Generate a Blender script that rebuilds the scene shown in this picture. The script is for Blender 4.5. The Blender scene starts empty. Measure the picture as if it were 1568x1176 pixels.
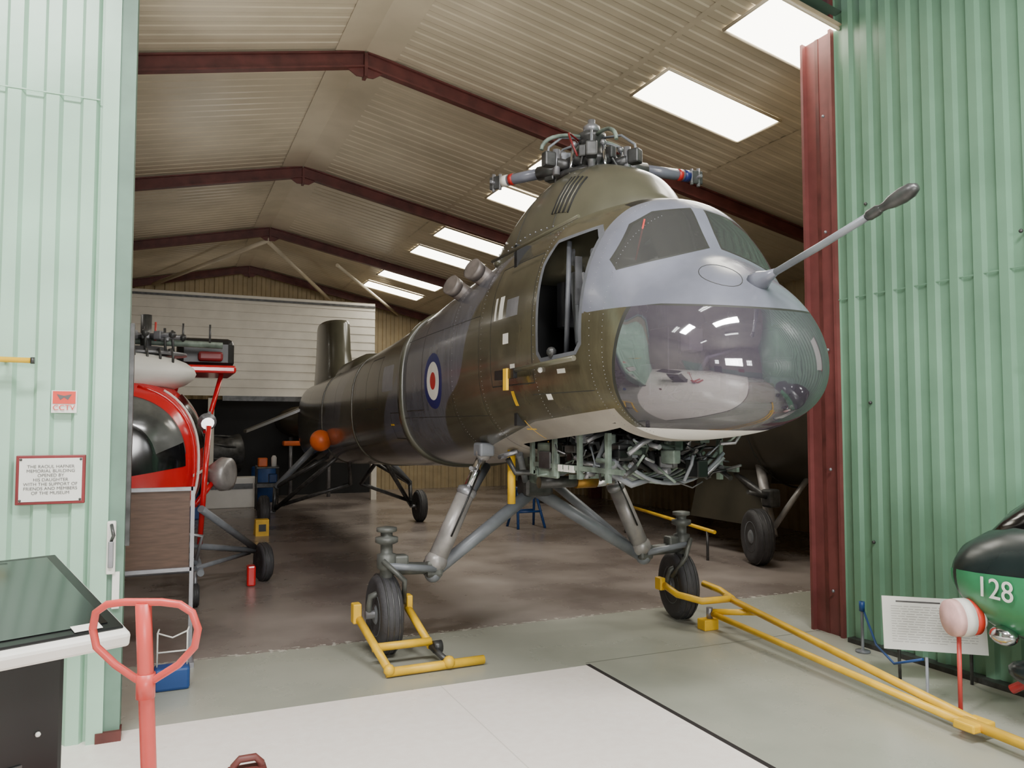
import bpy, bmesh, math, random
from mathutils import Vector, Matrix
random.seed(7)
V=Vector
C=bpy.context
def srgb(r,g,b):
    def f(c):
        c/=255.
        return c/12.92 if c<=.04045 else ((c+.055)/1.055)**2.4
    return (f(r),f(g),f(b),1)
# ------------------------------------------------------------ materials
def mat(name,col,rough=.5,metal=0,var=.12,scale=3.,bump=0.,bscale=40.,col2=None,emit=None,es=0,coat=0,spec=.5,stretch=None,rvar=0):
    m=bpy.data.materials.new(name); m.use_nodes=True
    nt=m.node_tree; N=nt.nodes; L=nt.links
    b=N['Principled BSDF']
    tc=N.new('ShaderNodeTexCoord'); mp=N.new('ShaderNodeMapping')
    L.new(tc.outputs['Object'],mp.inputs[0])
    if stretch: mp.inputs['Scale'].default_value=stretch
    nz=N.new('ShaderNodeTexNoise'); nz.inputs['Scale'].default_value=scale; nz.inputs['Detail'].default_value=6
    L.new(mp.outputs[0],nz.inputs['Vector'])
    mx=N.new('ShaderNodeMix'); mx.data_type='RGBA'
    c=Vector(col[:3]); 
    c2=Vector(col2[:3]) if col2 else c*(1-var*2)
    c1=c if col2 else c*(1+var*.6)
    mx.inputs[6].default_value=(*c1,1); mx.inputs[7].default_value=(*c2,1)
    rr=N.new('ShaderNodeValToRGB'); rr.color_ramp.elements[0].position=.35; rr.color_ramp.elements[1].position=.68
    L.new(nz.outputs[0],rr.inputs[0]); L.new(rr.outputs[0],mx.inputs[0])
    L.new(mx.outputs[2],b.inputs['Base Color'])
    b.inputs['Roughness'].default_value=rough; b.inputs['Metallic'].default_value=metal
    b.inputs['Specular IOR Level'].default_value=spec
    b.inputs['Coat Weight'].default_value=coat; b.inputs['Coat Roughness'].default_value=.12
    if rvar:
        mr=N.new('ShaderNodeMapRange'); mr.inputs[3].default_value=max(0.02,rough-rvar); mr.inputs[4].default_value=rough+rvar
        L.new(nz.outputs[0],mr.inputs[0]); L.new(mr.outputs[0],b.inputs['Roughness'])
    if bump:
        n2=N.new('ShaderNodeTexNoise'); n2.inputs['Scale'].default_value=bscale; n2.inputs['Detail'].default_value=3
        L.new(mp.outputs[0],n2.inputs['Vector'])
        bp=N.new('ShaderNodeBump'); bp.inputs['Strength'].default_value=bump; bp.inputs['Distance'].default_value=.02
        L.new(n2.outputs[0],bp.inputs['Height']); L.new(bp.outputs[0],b.inputs['Normal'])
    if emit:
        b.inputs['Emission Color'].default_value=emit; b.inputs['Emission Strength'].default_value=es
    return m
M={}
M['wallL']=mat('green_sheet_lit',srgb(164,200,178),.32,0,.07,1.5,.08,6,rvar=.05)  # same paint as wallR, hall lighting put into a lighter base colour
M['wallR']=mat('green_sheet_shaded',srgb(114,154,128),.32,0,.08,1.5,.08,6)  # same paint as wallL, weaker light put into a darker base colour
M['wallEdge']=mat('green_trim',srgb(104,134,118),.5)
M['cream']=mat('cream_roof_sheet',srgb(208,196,172),.27,0,.08,1.2,.06,4)
M['creamwall']=mat('cream_wall_sheet',srgb(172,154,120),.6,0,.08)
M['redsteel']=mat('oxide_red_steel',srgb(98,50,46),.5,0,.2,5)
M['redpost']=mat('red_post_paint',srgb(118,64,62),.5,0,.12,4)
M['white']=mat('white_paint',srgb(228,226,220),.5,0,.04)
M['whitepanel']=mat('white_cladding',srgb(228,222,210),.5,0,.05)
M['sky']=mat('skylight_sheet',srgb(250,248,235),.5,0,0,emit=(1,.95,.8,1),es=10)
M['dark']=mat('dark_interior',srgb(22,22,24),.7)
M['black']=mat('black_plastic',srgb(18,18,20),.35,0,.1)
M['rubber']=mat('tyre_rubber',srgb(60,59,62),.65,0,.15,8,.2,60)
M['steel']=mat('grey_steel',srgb(150,150,155),.38,.6,.15,6)
M['grey']=mat('grey_paint',srgb(122,126,132),.42,.1,.14,5)
M['gearlight']=mat('gear_leg_grey',srgb(156,152,150),.36,.3,.18,6)
M['chrome']=mat('chrome',srgb(210,210,214),.15,1,.05)
M['gunmetal']=mat('dark_metal',srgb(82,82,82),.4,.5,.25,10)
M['kingpin']=mat('kingpin_grey_green',srgb(90,92,88),.45,.2,.25,9)
M['brass']=mat('brass',srgb(160,120,50),.4,.7)
M['yellow']=mat('yellow_paint',srgb(232,184,40),.42,0,.1,6)
M['red']=mat('red_paint',srgb(205,22,30),.25,0,.06,coat=.5)
M['coral']=mat('faded_red_enamel',srgb(198,74,68),.38,0,.08)
M['blue']=mat('blue_paint',srgb(30,70,130),.45)
M['orange']=mat('orange_paint',srgb(225,105,40),.4)
M['baygreen']=mat('pale_green_primer',srgb(122,136,126),.5,.1,.3,9)
M['hood']=mat('nose_blue_grey',srgb(112,114,126),.26,0,.12,2.5,coat=.2,bump=.03,bscale=5)
M['cabgrey']=mat('cockpit_trim_grey',srgb(96,98,104),.5,0,.15,6)
M['seat']=mat('seat_fabric_grey',srgb(104,106,110),.7,0,.15,6)
M['chin']=mat('chin_light_grey',srgb(148,142,134),.38,0,.16,2)
M['lip']=mat('lip_white',srgb(220,218,214),.35,0,.05)
M['olive']=mat('olive_paint',srgb(80,77,62),.3,0,.12,2,coat=.25)
M['rblue']=mat('roundel_blue',srgb(30,40,100),.35); M['rwhite']=mat('roundel_white',srgb(225,222,215),.35); M['rred']=mat('roundel_red',srgb(180,35,35),.35)
M['line']=mat('panel_seam',srgb(44,44,40),.6)
M['wood']=mat('brown_board',srgb(96,72,58),.5,0,.15,6,stretch=(1,1,8))
M['pylon']=mat('pylon_olive_grey',srgb(84,82,68),.28,0,.16,2,coat=.25,bump=.03,bscale=5)
M['exhaust']=mat('exhaust_stub_metal',srgb(120,112,108),.45,.3,.2,8)
M['jetblack']=mat('jet_black_green',srgb(34,44,44),.25,0,.15,3)
M['jetgreen']=mat('jet_green',srgb(60,140,96),.35)
M['bomber']=mat('dark_green_aircraft',srgb(60,56,46),.4,0,.2,1.5)
M['purple']=mat('purple_harness',srgb(104,102,172),.6)
M['pink']=mat('pink_disc',srgb(228,182,178),.5,0,.1,10)
M['paper']=mat('printed_sheet',srgb(226,226,220),.5,0,.03)
M['ink']=mat('print_ink',srgb(90,88,88),.7)
M['inklight']=mat('print_ink_light',srgb(168,166,162),.7)
M['maroon']=mat('maroon_frame',srgb(120,32,36),.4)
M['signred']=mat('sign_red',srgb(214,62,44),.4)
M['screen']=mat('screen_glass',srgb(12,13,15),.12,0,.02,coat=.6)
M['greyglass']=mat('grey_cabin_glazing',srgb(112,114,112),.14,0,.35,1.6,coat=.6)
M['lamp']=mat('lamp_tube',(1,1,1,1),.5,0,0,emit=(.95,.97,1,1),es=12)
M['lamp2']=mat('lamp_glow',(1,1,1,1),.5,0,0,emit=(1,.95,.9,1),es=2)
M['plaster']=mat('hall_wall_paint',srgb(140,134,124),.7,0,.12,.8)
M['plastic_blue']=mat('blue_crate_plastic',srgb(40,80,150),.5)

def camo():
    m=mat('camouflage_paint',srgb(82,77,60),.25,0,.18,1.8,coat=.35,bump=.07,bscale=4)
    nt=m.node_tree;N=nt.nodes;L=nt.links;b=N['Principled BSDF']
    tc=[n for n in N if n.type=='TEX_COORD'][0]
    nz=N.new('ShaderNodeTexNoise'); nz.inputs['Scale'].default_value=.8; nz.inputs['Detail'].default_value=1
    L.new(tc.outputs['Object'],nz.inputs['Vector'])
    sx=N.new('ShaderNodeSeparateXYZ'); L.new(tc.outputs['Object'],sx.inputs[0])
    def mth(op,a,c):
        n=N.new('ShaderNodeMath'); n.operation=op
        for i,x in enumerate((a,c)):
            if isinstance(x,(int,float)): n.inputs[i].default_value=x
            else: L.new(x,n.inputs[i])
        return n.outputs[0]
    a=mth('ADD',mth('MULTIPLY',sx.outputs['Y'],1.3),mth('MULTIPLY',sx.outputs['Z'],1.1))
    a=mth('ADD',a,mth('MULTIPLY',nz.outputs[0],3.0)); a=mth('ADD',a,0.05); sn=mth('SINE',a,0)
    r=N.new('ShaderNodeValToRGB'); r.color_ramp.elements[0].position=.30; r.color_ramp.elements[1].position=.38; L.new(sn,r.inputs[0])
    mx=N.new('ShaderNodeMix'); mx.data_type='RGBA'
    src=b.inputs['Base Color'].links[0].from_socket
    L.new(r.outputs[0],mx.inputs[0]); L.new(src,mx.inputs[6]); mx.inputs[7].default_value=srgb(98,98,106)
    mp=N.new('ShaderNodeMapping'); mp.inputs['Scale'].default_value=(5,5,.9); L.new(tc.outputs['Object'],mp.inputs[0])
    g=N.new('ShaderNodeTexNoise'); g.inputs['Scale'].default_value=1.6; g.inputs['Detail'].default_value=9; g.inputs['Roughness'].default_value=.7; L.new(mp.outputs[0],g.inputs['Vector'])
    gr=N.new('ShaderNodeMapRange'); gr.inputs[1].default_value=.35; gr.inputs[2].default_value=.7; gr.inputs[3].default_value=.7; gr.inputs[4].default_value=1.12; L.new(g.outputs[0],gr.inputs[0])
    mu=N.new('ShaderNodeMix'); mu.data_type='RGBA'; mu.blend_type='MULTIPLY'; mu.inputs[0].default_value=1
    cb=N.new('ShaderNodeCombineColor'); [L.new(gr.outputs[0],cb.inputs[i]) for i in range(3)]
    L.new(mx.outputs[2],mu.inputs[6]); L.new(cb.outputs[0],mu.inputs[7])
    L.new(mu.outputs[2],b.inputs['Base Color'])
    return m
M['camo']=camo()
def glassmat(name,tint,haze,mixv,g0=.10,g1=.6,bs=.1):
    m=bpy.data.materials.new(name); m.use_nodes=True; nt=m.node_tree;N=nt.nodes;L=nt.links
    N.remove(N['Principled BSDF']); o=N['Material Output']
    t=N.new('ShaderNodeBsdfTransparent'); t.inputs[0].default_value=tint
    d=N.new('ShaderNodeBsdfDiffuse'); d.inputs[0].default_value=haze
    g=N.new('ShaderNodeBsdfGlossy'); g.inputs['Roughness'].default_value=.04
    a=N.new('ShaderNodeMixShader'); a.inputs[0].default_value=mixv
    L.new(t.outputs[0],a.inputs[1]); L.new(d.outputs[0],a.inputs[2])
    lw=N.new('ShaderNodeLayerWeight'); lw.inputs[0].default_value=.45
    mr=N.new('ShaderNodeMapRange'); mr.inputs[3].default_value=g0; mr.inputs[4].default_value=g1
    L.new(lw.outputs['Fresnel'],mr.inputs[0])
    nz=N.new('ShaderNodeTexNoise'); nz.inputs['Scale'].default_value=2.2; nz.inputs['Detail'].default_value=1; tc=N.new('ShaderNodeTexCoord'); L.new(tc.outputs['Object'],nz.inputs[0])
    bp=N.new('ShaderNodeBump'); bp.inputs['Strength'].default_value=bs; L.new(nz.outputs[0],bp.inputs['Height']); L.new(bp.outputs[0],g.inputs['Normal'])
    s=N.new('ShaderNodeMixShader'); L.new(mr.outputs[0],s.inputs[0]); L.new(a.outputs[0],s.inputs[1]); L.new(g.outputs[0],s.inputs[2])
    L.new(s.outputs[0],o.inputs[0]); return m
M['perspex']=glassmat('nose_perspex',(.46,.42,.50,1),(.16,.14,.185,1),.34,.20,.58,.14)
M['glass']=glassmat('windscreen_glass',(.4,.4,.4,1),(.13,.13,.13,1),.35)

def floormat():
    m=bpy.data.materials.new('painted_concrete_floor'); m.use_nodes=True; nt=m.node_tree;N=nt.nodes;L=nt.links;b=N['Principled BSDF']
    g=N.new('ShaderNodeNewGeometry'); sx=N.new('ShaderNodeSeparateXYZ'); L.new(g.outputs['Position'],sx.inputs[0])
    nz=N.new('ShaderNodeTexNoise'); nz.inputs['Scale'].default_value=.7; nz.inputs['Detail'].default_value=7; nz.inputs['Roughness'].default_value=.55; L.new(g.outputs['Position'],nz.inputs['Vector'])
    nf=N.new('ShaderNodeTexNoise'); nf.inputs['Scale'].default_value=14; nf.inputs['Detail'].default_value=6; L.new(g.outputs['Position'],nf.inputs['Vector'])
    def math_(op,a,bv):
        n=N.new('ShaderNodeMath'); n.operation=op
        for i,x in enumerate((a,bv)):
            if isinstance(x,(int,float)): n.inputs[i].default_value=x
            else: L.new(x,n.inputs[i])
        return n.outputs[0]
    def mixc(f,a,c):
        n=N.new('ShaderNodeMix'); n.data_type='RGBA'
        L.new(f,n.inputs[0])
        for i,x in ((6,a),(7,c)):
            if isinstance(x,tuple): n.inputs[i].default_value=x
            else: L.new(x,n.inputs[i])
        return n.outputs[2]
    def ramp(src,c1,c2,p1=.3,p2=.7):
        r=N.new('ShaderNodeValToRGB'); L.new(src,r.inputs[0]); r.color_ramp.elements[0].color=c1; r.color_ramp.elements[1].color=c2
        r.color_ramp.elements[0].position=p1; r.color_ramp.elements[1].position=p2; return r.outputs[0]
    inner=ramp(nz.outputs[0],srgb(114,104,99),srgb(152,142,136),.36,.66)
    band=ramp(nz.outputs[0],srgb(148,150,138),srgb(170,170,158),.3,.75)
    white=ramp(nf.outputs[0],srgb(242,231,223),srgb(248,240,233),.3,.7)
    wob=math_('MULTIPLY',math_('SUBTRACT',nf.outputs[0],.5),.14)
    yy=math_('ADD',sx.outputs['Y'],wob)
    isin=math_('GREATER_THAN',yy,6.95)
    col=mixc(isin,band,inner)
    iswh=math_('MULTIPLY',math_('LESS_THAN',sx.outputs['X'],3.12),math_('LESS_THAN',sx.outputs['Y'],5.55))
    col=mixc(iswh,col,white)
    l1=math_('MULTIPLY',math_('LESS_THAN',math_('ABSOLUTE',math_('SUBTRACT',sx.outputs['X'],3.14),0),.02),math_('LESS_THAN',sx.outputs['Y'],5.57))
    col=mixc(l1,col,srgb(48,45,46))
    tj=math_('MULTIPLY',math_('LESS_THAN',math_('ABSOLUTE',math_('SUBTRACT',sx.outputs['X'],1.9),0),.004),iswh)
    col=mixc(tj,col,srgb(216,208,200))
    j2=math_('MULTIPLY',math_('LESS_THAN',math_('ABSOLUTE',math_('SUBTRACT',sx.outputs['Y'],5.6),0),.008),math_('GREATER_THAN',sx.outputs['X'],3.14))
    col=mixc(j2,col,srgb(114,116,106))
    wr=math_('MULTIPLY',math_('LESS_THAN',math_('ABSOLUTE',math_('SUBTRACT',sx.outputs['Y'],6.97),0),.05),math_('GREATER_THAN',nf.outputs[0],.56))
    col=mixc(wr,col,srgb(190,186,176))
    L.new(col,b.inputs['Base Color'])
    mr=N.new('ShaderNodeMapRange'); mr.inputs[3].default_value=.14; mr.inputs[4].default_value=.42; L.new(nz.outputs[0],mr.inputs[0]); L.new(mr.outputs[0],b.inputs['Roughness'])
    bp=N.new('ShaderNodeBump'); bp.inputs['Strength'].default_value=.025; bp.inputs['Distance'].default_value=.01; L.new(nf.outputs[0],bp.inputs['Height']); L.new(bp.outputs[0],b.inputs['Normal'])
    return m
M['floor']=floormat()

# ------------------------------------------------------------ builder
class B:
    def __init__(s): s.v=[];s.f=[];s.m=[];s.sm=[];s.mats=[]
    def mi(s,k):
        if k not in s.mats: s.mats.append(k)
        return s.mats.index(k)
    def add(s,vs,fs,k,smooth=True):
        o=len(s.v); s.v+= [tuple(v) for v in vs]; i=s.mi(k)
        for f in fs: s.f.append(tuple(o+a for a in f)); s.m.append(i); s.sm.append(smooth)
    def box(s,c,d,k,rot=None,bev=0):
        c=V(c); R=rot if rot is not None else Matrix.Identity(3)
        if bev:
            bm=bmesh.new(); bmesh.ops.create_cube(bm,size=1)
            for v in bm.verts: v.co=V((v.co.x*d[0],v.co.y*d[1],v.co.z*d[2]))
            bmesh.ops.bevel(bm,geom=bm.edges[:],offset=bev,segments=2,affect='EDGES',profile=.5)
            bm.verts.index_update()
            s.add([c+R@v.co for v in bm.verts],[[v.index for v in f.verts] for f in bm.faces],k,False); bm.free(); return
        p=[c+R@V((x*d[0]/2,y*d[1]/2,z*d[2]/2)) for x in(-1,1) for y in(-1,1) for z in(-1,1)]
        s.add(p,[(0,1,3,2),(4,6,7,5),(0,4,5,1),(2,3,7,6),(0,2,6,4),(1,5,7,3)],k,False)
    def tube(s,p1,p2,r,k,r2=None,n=14,cap=True):
        s.path([p1,p2],r,k,r2=r2,n=n,cap=cap)
    def path(s,pts,r,k,r2=None,n=12,cap=True,radii=None):
        pts=[V(p) for p in pts]; m=len(pts)
        if radii is None: radii=[r+( (r2-r)*i/(m-1) if r2 is not None else 0) for i in range(m)]
        vs=[];fs=[]
        up=None
        for i,p in enumerate(pts):
            t=(pts[min(i+1,m-1)]-pts[max(i-1,0)]).normalized()
            if up is None:
                up=V((0,0,1)) if abs(t.z)<.9 else V((1,0,0))
            a=(up-t*up.dot(t)).normalized(); up=a; b=t.cross(a)
            for j in range(n):
                an=2*math.pi*j/n; vs.append(p+(a*math.cos(an)+b*math.sin(an))*radii[i])
        for i in range(m-1):
            for j in range(n): fs.append((i*n+j,i*n+(j+1)%n,(i+1)*n+(j+1)%n,(i+1)*n+j))
        s.add(vs,fs,k,True)
        if cap:
            o=len(s.v)-len(vs); i=s.mi(k)
            s.f.append(tuple(o+j for j in reversed(range(n)))); s.m.append(i); s.sm.append(False)
            s.f.append(tuple(o+(m-1)*n+j for j in range(n))); s.m.append(i); s.sm.append(False)
    def sph(s,c,r,k,n=16,sc=(1,1,1),rot=None):
        c=V(c);R=rot if rot is not None else Matrix.Identity(3);vs=[];fs=[];h=n//2
        for i in range(h+1):
            t=math.pi*i/h
            for j in range(n):
                a=2*math.pi*j/n
                vs.append(c+R@V((r*sc[0]*math.sin(t)*math.cos(a),r*sc[1]*math.sin(t)*math.sin(a),r*sc[2]*math.cos(t))))
        for i in range(h):
            for j in range(n): fs.append((i*n+j,(i+1)*n+j,(i+1)*n+(j+1)%n,i*n+(j+1)%n))
        s.add(vs,fs,k)
    def loft(s,rings,k,cap=True,smooth=True):
        n=len(rings[0]);vs=[p for r in rings for p in r];fs=[]
        for i in range(len(rings)-1):
            for j in range(n): fs.append((i*n+j,i*n+(j+1)%n,(i+1)*n+(j+1)%n,(i+1)*n+j))
        if cap: fs.append(tuple(reversed(range(n)))); fs.append(tuple((len(rings)-1)*n+j for j in range(n)))
        s.add(vs,fs,k,smooth)
    def lathe(s,c,axis,prof,k,n=28):
        c=V(c);t=V(axis).normalized();u=V((0,0,1)) if abs(t.z)<.9 else V((1,0,0))
        a=(u-t*u.dot(t)).normalized();b=t.cross(a)
        s.loft([[c+t*h+(a*math.cos(2*math.pi*j/n)+b*math.sin(2*math.pi*j/n))*r for j in range(n)] for h,r in prof],k)
    def poly(s,pts,k,th=None,d=None):
        n=len(pts)
        if th is None: s.add(pts,[tuple(range(n))],k,False); return
        d=V(d).normalized()*th
        q=[V(p)+d for p in pts]
        s.add([V(p) for p in pts]+q,[tuple(range(n)),tuple(reversed(range(n,2*n)))]+[(j,n+j,n+(j+1)%n,(j+1)%n) for j in range(n)],k,False)
    def obj(s,name,parent=None,recalc=True):
        me=bpy.data.meshes.new(name); me.from_pydata(s.v,[],s.f)
        for k in s.mats: me.materials.append(M[k])
        me.polygons.foreach_set('material_index',s.m); me.polygons.foreach_set('use_smooth',s.sm); me.update()
        if recalc:
            bm=bmesh.new(); bm.from_mesh(me); bmesh.ops.recalc_face_normals(bm,faces=bm.faces); bm.to_mesh(me); bm.free()
        o=bpy.data.objects.new(name,me); C.scene.collection.objects.link(o)
        if parent: o.parent=parent
        return o
def empty(name,loc=(0,0,0)):
    e=bpy.data.objects.new(name,None); C.scene.collection.objects.link(e); e.empty_display_size=.2; return e
def text(name,body,size,loc,rot,k,parent,ext=.001):
    cu=bpy.data.curves.new(name,'FONT'); cu.body=body; cu.size=size; cu.extrude=ext; cu.align_x='CENTER'; cu.align_y='CENTER'
    o=bpy.data.objects.new(name,cu); C.scene.collection.objects.link(o); o.location=loc; o.rotation_euler=rot; cu.materials.append(M[k]); o.parent=parent; return o
def wheel(b,c,ax,r=.33,w=.2,hub='grey'):
    c=V(c);ax=V(ax).normalized()
    pr=[]
    for i in range(17):
        a=math.pi*i/16
        pr.append((-w/2*math.cos(a),r-w*.42+w*.42*math.sin(a)**.6))
    pr=[(-w/2*.8,r*.5)]+pr+[(w/2*.8,r*.5)]
    b.lathe(c,ax,pr,'rubber',36)
    for g in(-.25,0,.25): b.lathe(c,ax,[(w*g-.006,r+.001),(w*g-.005,r+.004),(w*g+.005,r+.004),(w*g+.006,r+.001)],'gunmetal',36)
    b.lathe(c,ax,[(-w*.45,r*.1),(-w*.47,r*.2),(-w*.36,r*.28),(-w*.34,r*.48),(-w*.44,r*.55),(w*.44,r*.55),(w*.34,r*.48),(w*.36,r*.28),(w*.47,r*.2),(w*.45,r*.1)],hub,24)

# ------------------------------------------------------------ shell
XL,XR,YB,RX,RZ,SL=-6.4,10.6,23.0,2.1,6.35,.21
DY=5.6
def roofz(x): return RZ-SL*abs(x-RX)
b=B(); b.box((2,6,-.1),(26,38,.2),'floor'); b.obj('floor')
def ribprofile(y0,y1,pitch=.3,h=.035):
    out=[];y=y0
    while y<y1-1e-6:
        out+=[(y,0),(y+pitch*.45,0),(y+pitch*.55,h),(y+pitch*.9,h)]
        y+=pitch
    out.append((y,0)); return out
for nm,x0,x1 in(('roof_left',XL,RX-.12),('roof_right',RX+.12,XR)):
    b=B();pr=ribprofile(DY-.4,YB+.2,.2,.008)
    vs=[];fs=[]
    for y,hh in pr:
        vs+=[(x0,y,roofz(x0)+hh),(x1,y,roofz(x1)+hh)]
    for i in range(len(pr)-1): fs.append((2*i,2*i+1,2*i+3,2*i+2))
    b.add(vs,fs,'cream',False)
    sgn=1 if x0>RX else -1
    xa=RX; xb=RX+sgn*.36
    b.add([(xa,DY-.3,RZ-.03),(xb,DY-.3,roofz(xb)-.012),(xb,YB,roofz(xb)-.012),(xa,YB,RZ-.03)],[(0,1,2,3)],'cream',False)
    for xl in ((4.6,6.75) if sgn>0 else (-1.2,-3.8)):
        b.add([(xl,DY-.3,roofz(xl)-.006),(xl+.06,DY-.3,roofz(xl+.06)-.006),(xl+.06,YB,roofz(xl+.06)-.006),(xl,YB,roofz(xl)-.006)],[(0,1,2,3)],'cream',False)
    b.add([(x0,DY-.4,roofz(x0)+.12),(x1,DY-.4,roofz(x1)+.12),(x1,YB+.2,roofz(x1)+.12),(x0,YB+.2,roofz(x0)+.12)],[(0,1,2,3)],'wallEdge',False)
    b.obj(nm,recalc=False)
b=B(); b.box((RX,(DY+YB)/2,RZ+.12),(.4,YB-DY+.8,.04),'wallEdge'); b.obj('roof_ridge_cap')
k=0
for bay in range(4):
    for o in((.7,1.45),(2.35,3.1)):
        y0=4.5+4.5*bay+o[0]; y1=4.5+4.5*bay+o[1]
        if y0<DY-.35: y0=DY-.35
        b=B(); x0,x1=4.9,6.45; z=-.02
        b.poly([(x0,y0,roofz(x0)+z),(x1,y0,roofz(x1)+z),(x1,y1,roofz(x1)+z),(x0,y1,roofz(x0)+z)],'sky')
        for (xa,ya,xb,yb) in((x0,y0,x1,y0),(x0,y1,x1,y1),(x0,y0,x0,y1),(x1,y0,x1,y1)):
            b.tube((xa,ya,roofz(xa)-.02),(xb,yb,roofz(xb)-.02),.018,'cream',n=6)
        k+=1; b.obj('window_%d'%k,recalc=False)
def beam(b,p,q,d=.3,w=.16,k='redsteel',t=.02):
    p=V(p);q=V(q);u=(q-p).normalized();wv=V((0,1,0)) if abs(u.y)<.9 else V((1,0,0)); n=u.cross(wv).normalized()
    if abs(u.z)>.9: n=V((1,0,0))
    R=Matrix((u,wv,n)).transposed(); L=(q-p).length; c=(p+q)/2
    b.box(c,(L,.014,d),k,R); b.box(c+n*(d/2),(L,w,t),k,R); b.box(c-n*(d/2),(L,w,t),k,R)
fr=empty('portal_frame_steelwork')
for i,y in enumerate((9,13.5,18,22.6)):
    b=B();dz=.12
    beam(b,(RX,y,RZ-dz),(XR-.2,y,roofz(XR-.2)-dz),.17,.1); beam(b,(RX,y,RZ-dz),(XL+.2,y,roofz(XL+.2)-dz),.17,.1)
    beam(b,(XR-.2,y,0),(XR-.2,y,roofz(XR-.2)-.03)); beam(b,(XL+.2,y,0),(XL+.2,y,roofz(XL+.2)-.03))
    b.poly([(RX-.3,y-.01,RZ-.2),(RX+.3,y-.01,RZ-.2),(RX+.1,y-.01,RZ-.33),(RX-.1,y-.01,RZ-.33)],'redsteel',.02,(0,1,0))
    b.box((RX,y,RZ-.2),(.04,.14,.28),'redsteel')
    b.obj('frame_%d'%(i+1),fr)
b=B()
b.tube((-4,18,4.75),(-1,22.5,5.4),.05,'redsteel'); b.tube((3.6,18,5.6),(6.3,22.5,5.2),.04,'cream'); b.tube((-1,18,5.3),(-4.4,22.5,4.7),.04,'redsteel')
b.tube((2.1,18.1,6.0),(4.3,22.5,5.5),.05,'cream'); b.tube((RX,18,RZ-.3),(-.3,22.4,5.6),.05,'cream')
b.obj('bracing',fr)
def sheetwall(name,axis,c,a0,a1,z0,z1,k,face,pitch=.2,h=.035,topf=None):
    b=B();pr=ribprofile(a0,a1,pitch,h);vs=[];fs=[]
    for a,hh in pr:
        a=min(a,a1)
        p=c+face*hh; zt=topf(a) if topf else z1
        vs+= [((a,p,z0) if axis=='x' else (p,a,z0)),((a,p,zt) if axis=='x' else (p,a,zt))]
    for i in range(len(pr)-1): fs.append((2*i,2*i+1,2*i+3,2*i+2))
    b.add(vs,fs,k,False); return b
b=sheetwall('b','x',YB,XL,XR,0,5,'creamwall',-1,.25,.04,topf=lambda a:roofz(a)); b.obj('wall_back',recalc=False)
b=B(); b.box((XL-.05,(DY+YB)/2,2.3),(.1,YB-DY,4.6),'creamwall'); b.obj('wall_left')
b=sheetwall('r','y',XR,DY,YB,0,4.6,'creamwall',-1,.25,.04); b.box((XR+.06,(DY+YB)/2,2.3),(.04,YB-DY,4.6),'creamwall'); b.obj('wall_right',recalc=False)
LW=5.42
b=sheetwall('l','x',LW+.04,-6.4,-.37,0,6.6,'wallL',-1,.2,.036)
b.box((-3.4,LW+.12,3.3),(6.05,.04,6.6),'wallEdge')
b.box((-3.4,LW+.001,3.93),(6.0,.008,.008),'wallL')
b.obj('wall_front_left',recalc=False)
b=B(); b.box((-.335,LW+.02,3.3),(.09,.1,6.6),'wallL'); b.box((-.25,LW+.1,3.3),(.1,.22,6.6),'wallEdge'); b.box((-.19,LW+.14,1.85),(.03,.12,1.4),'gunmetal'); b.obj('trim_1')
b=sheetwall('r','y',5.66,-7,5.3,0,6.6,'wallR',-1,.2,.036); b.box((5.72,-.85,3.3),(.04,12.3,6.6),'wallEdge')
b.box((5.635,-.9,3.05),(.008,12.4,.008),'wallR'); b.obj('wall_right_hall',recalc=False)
b=B(); b.box((8.3,DY+.3,3.2),(4.6,.08,6.4),'creamwall'); b.obj('wall_front_right')
b=B(); b.box((5.65,DY-.12,3.2),(.03,.34,6.4),'redpost'); b.box((5.635,DY+.05,3.2),(.09,.03,6.4),'redpost'); b.box((5.635,DY-.29,3.2),(.07,.03,6.4),'redpost'); b.box((5.645,DY-.1,3.2),(.03,.04,6.4),'redsteel')
for z in(.4,1.5,2.6,3.7,4.8): b.sph((5.6,DY-.2,z),.015,'steel',8)
b.obj('trim_2')
b=B(); 
for px,py,z in [(5.61,4.95,3.85),(5.61,3.6,3.3),(5.61,4.95,2.1),(5.61,4.95,.9)]: b.sph((px,py,z),.016,'gunmetal',8)
b.obj('trim_3')
b=B(); b.box((-.4,-7.05,3.3),(12.4,.1,6.6),'plaster'); b.box((-.4,-6.98,.7),(12.2,.04,1.4),'wallEdge'); b.box((-3.6,-6.96,1.1),(2.2,.06,2.2),'dark'); b.box((1.9,-6.95,1.5),(1.2,.04,.9),'maroon')
b.obj('wall_back_hall')
b=B(); b.box((-6.45,-.8,3.3),(.1,12.6,6.6),'plaster'); b.box((-6.38,-1,1.2),(.04,5,2.4),'wallEdge'); b.obj('wall_left_hall')
b=B(); b.box((-.4,-.95,6.65),(12.4,12.7,.1),'plaster'); b.obj('ceiling')
for i,x in enumerate((-3.6,.6,3.6)):
    b=B(); wd=(1.0,1.7,.8)[i]; b.box((x,-6.97,3.5),(wd,.04,1.0),'lamp')
    for q in(-.25,.25): b.box((x+q*wd,-6.93,3.5),(.07,.05,1.0),'plaster')
    b.box((x,-6.93,3.5),(wd,.05,.06),'plaster'); b.obj('window_%d'%(k+1+i))
for i,(x,y) in enumerate(((-2.5,2.5),(2.2,2.5),(-2.5,-1.5),(2.2,-1.5))):
    b=B(); b.box((x,y,6.5),(1.6,.3,.08),'white',bev=.01); b.tube((x-.75,y-.07,6.43),(x+.75,y-.07,6.43),.02,'lamp'); b.tube((x-.75,y+.07,6.43),(x+.75,y+.07,6.43),.02,'lamp')
    b.obj('fluorescent_light')
b=B()
z=2.62
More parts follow.
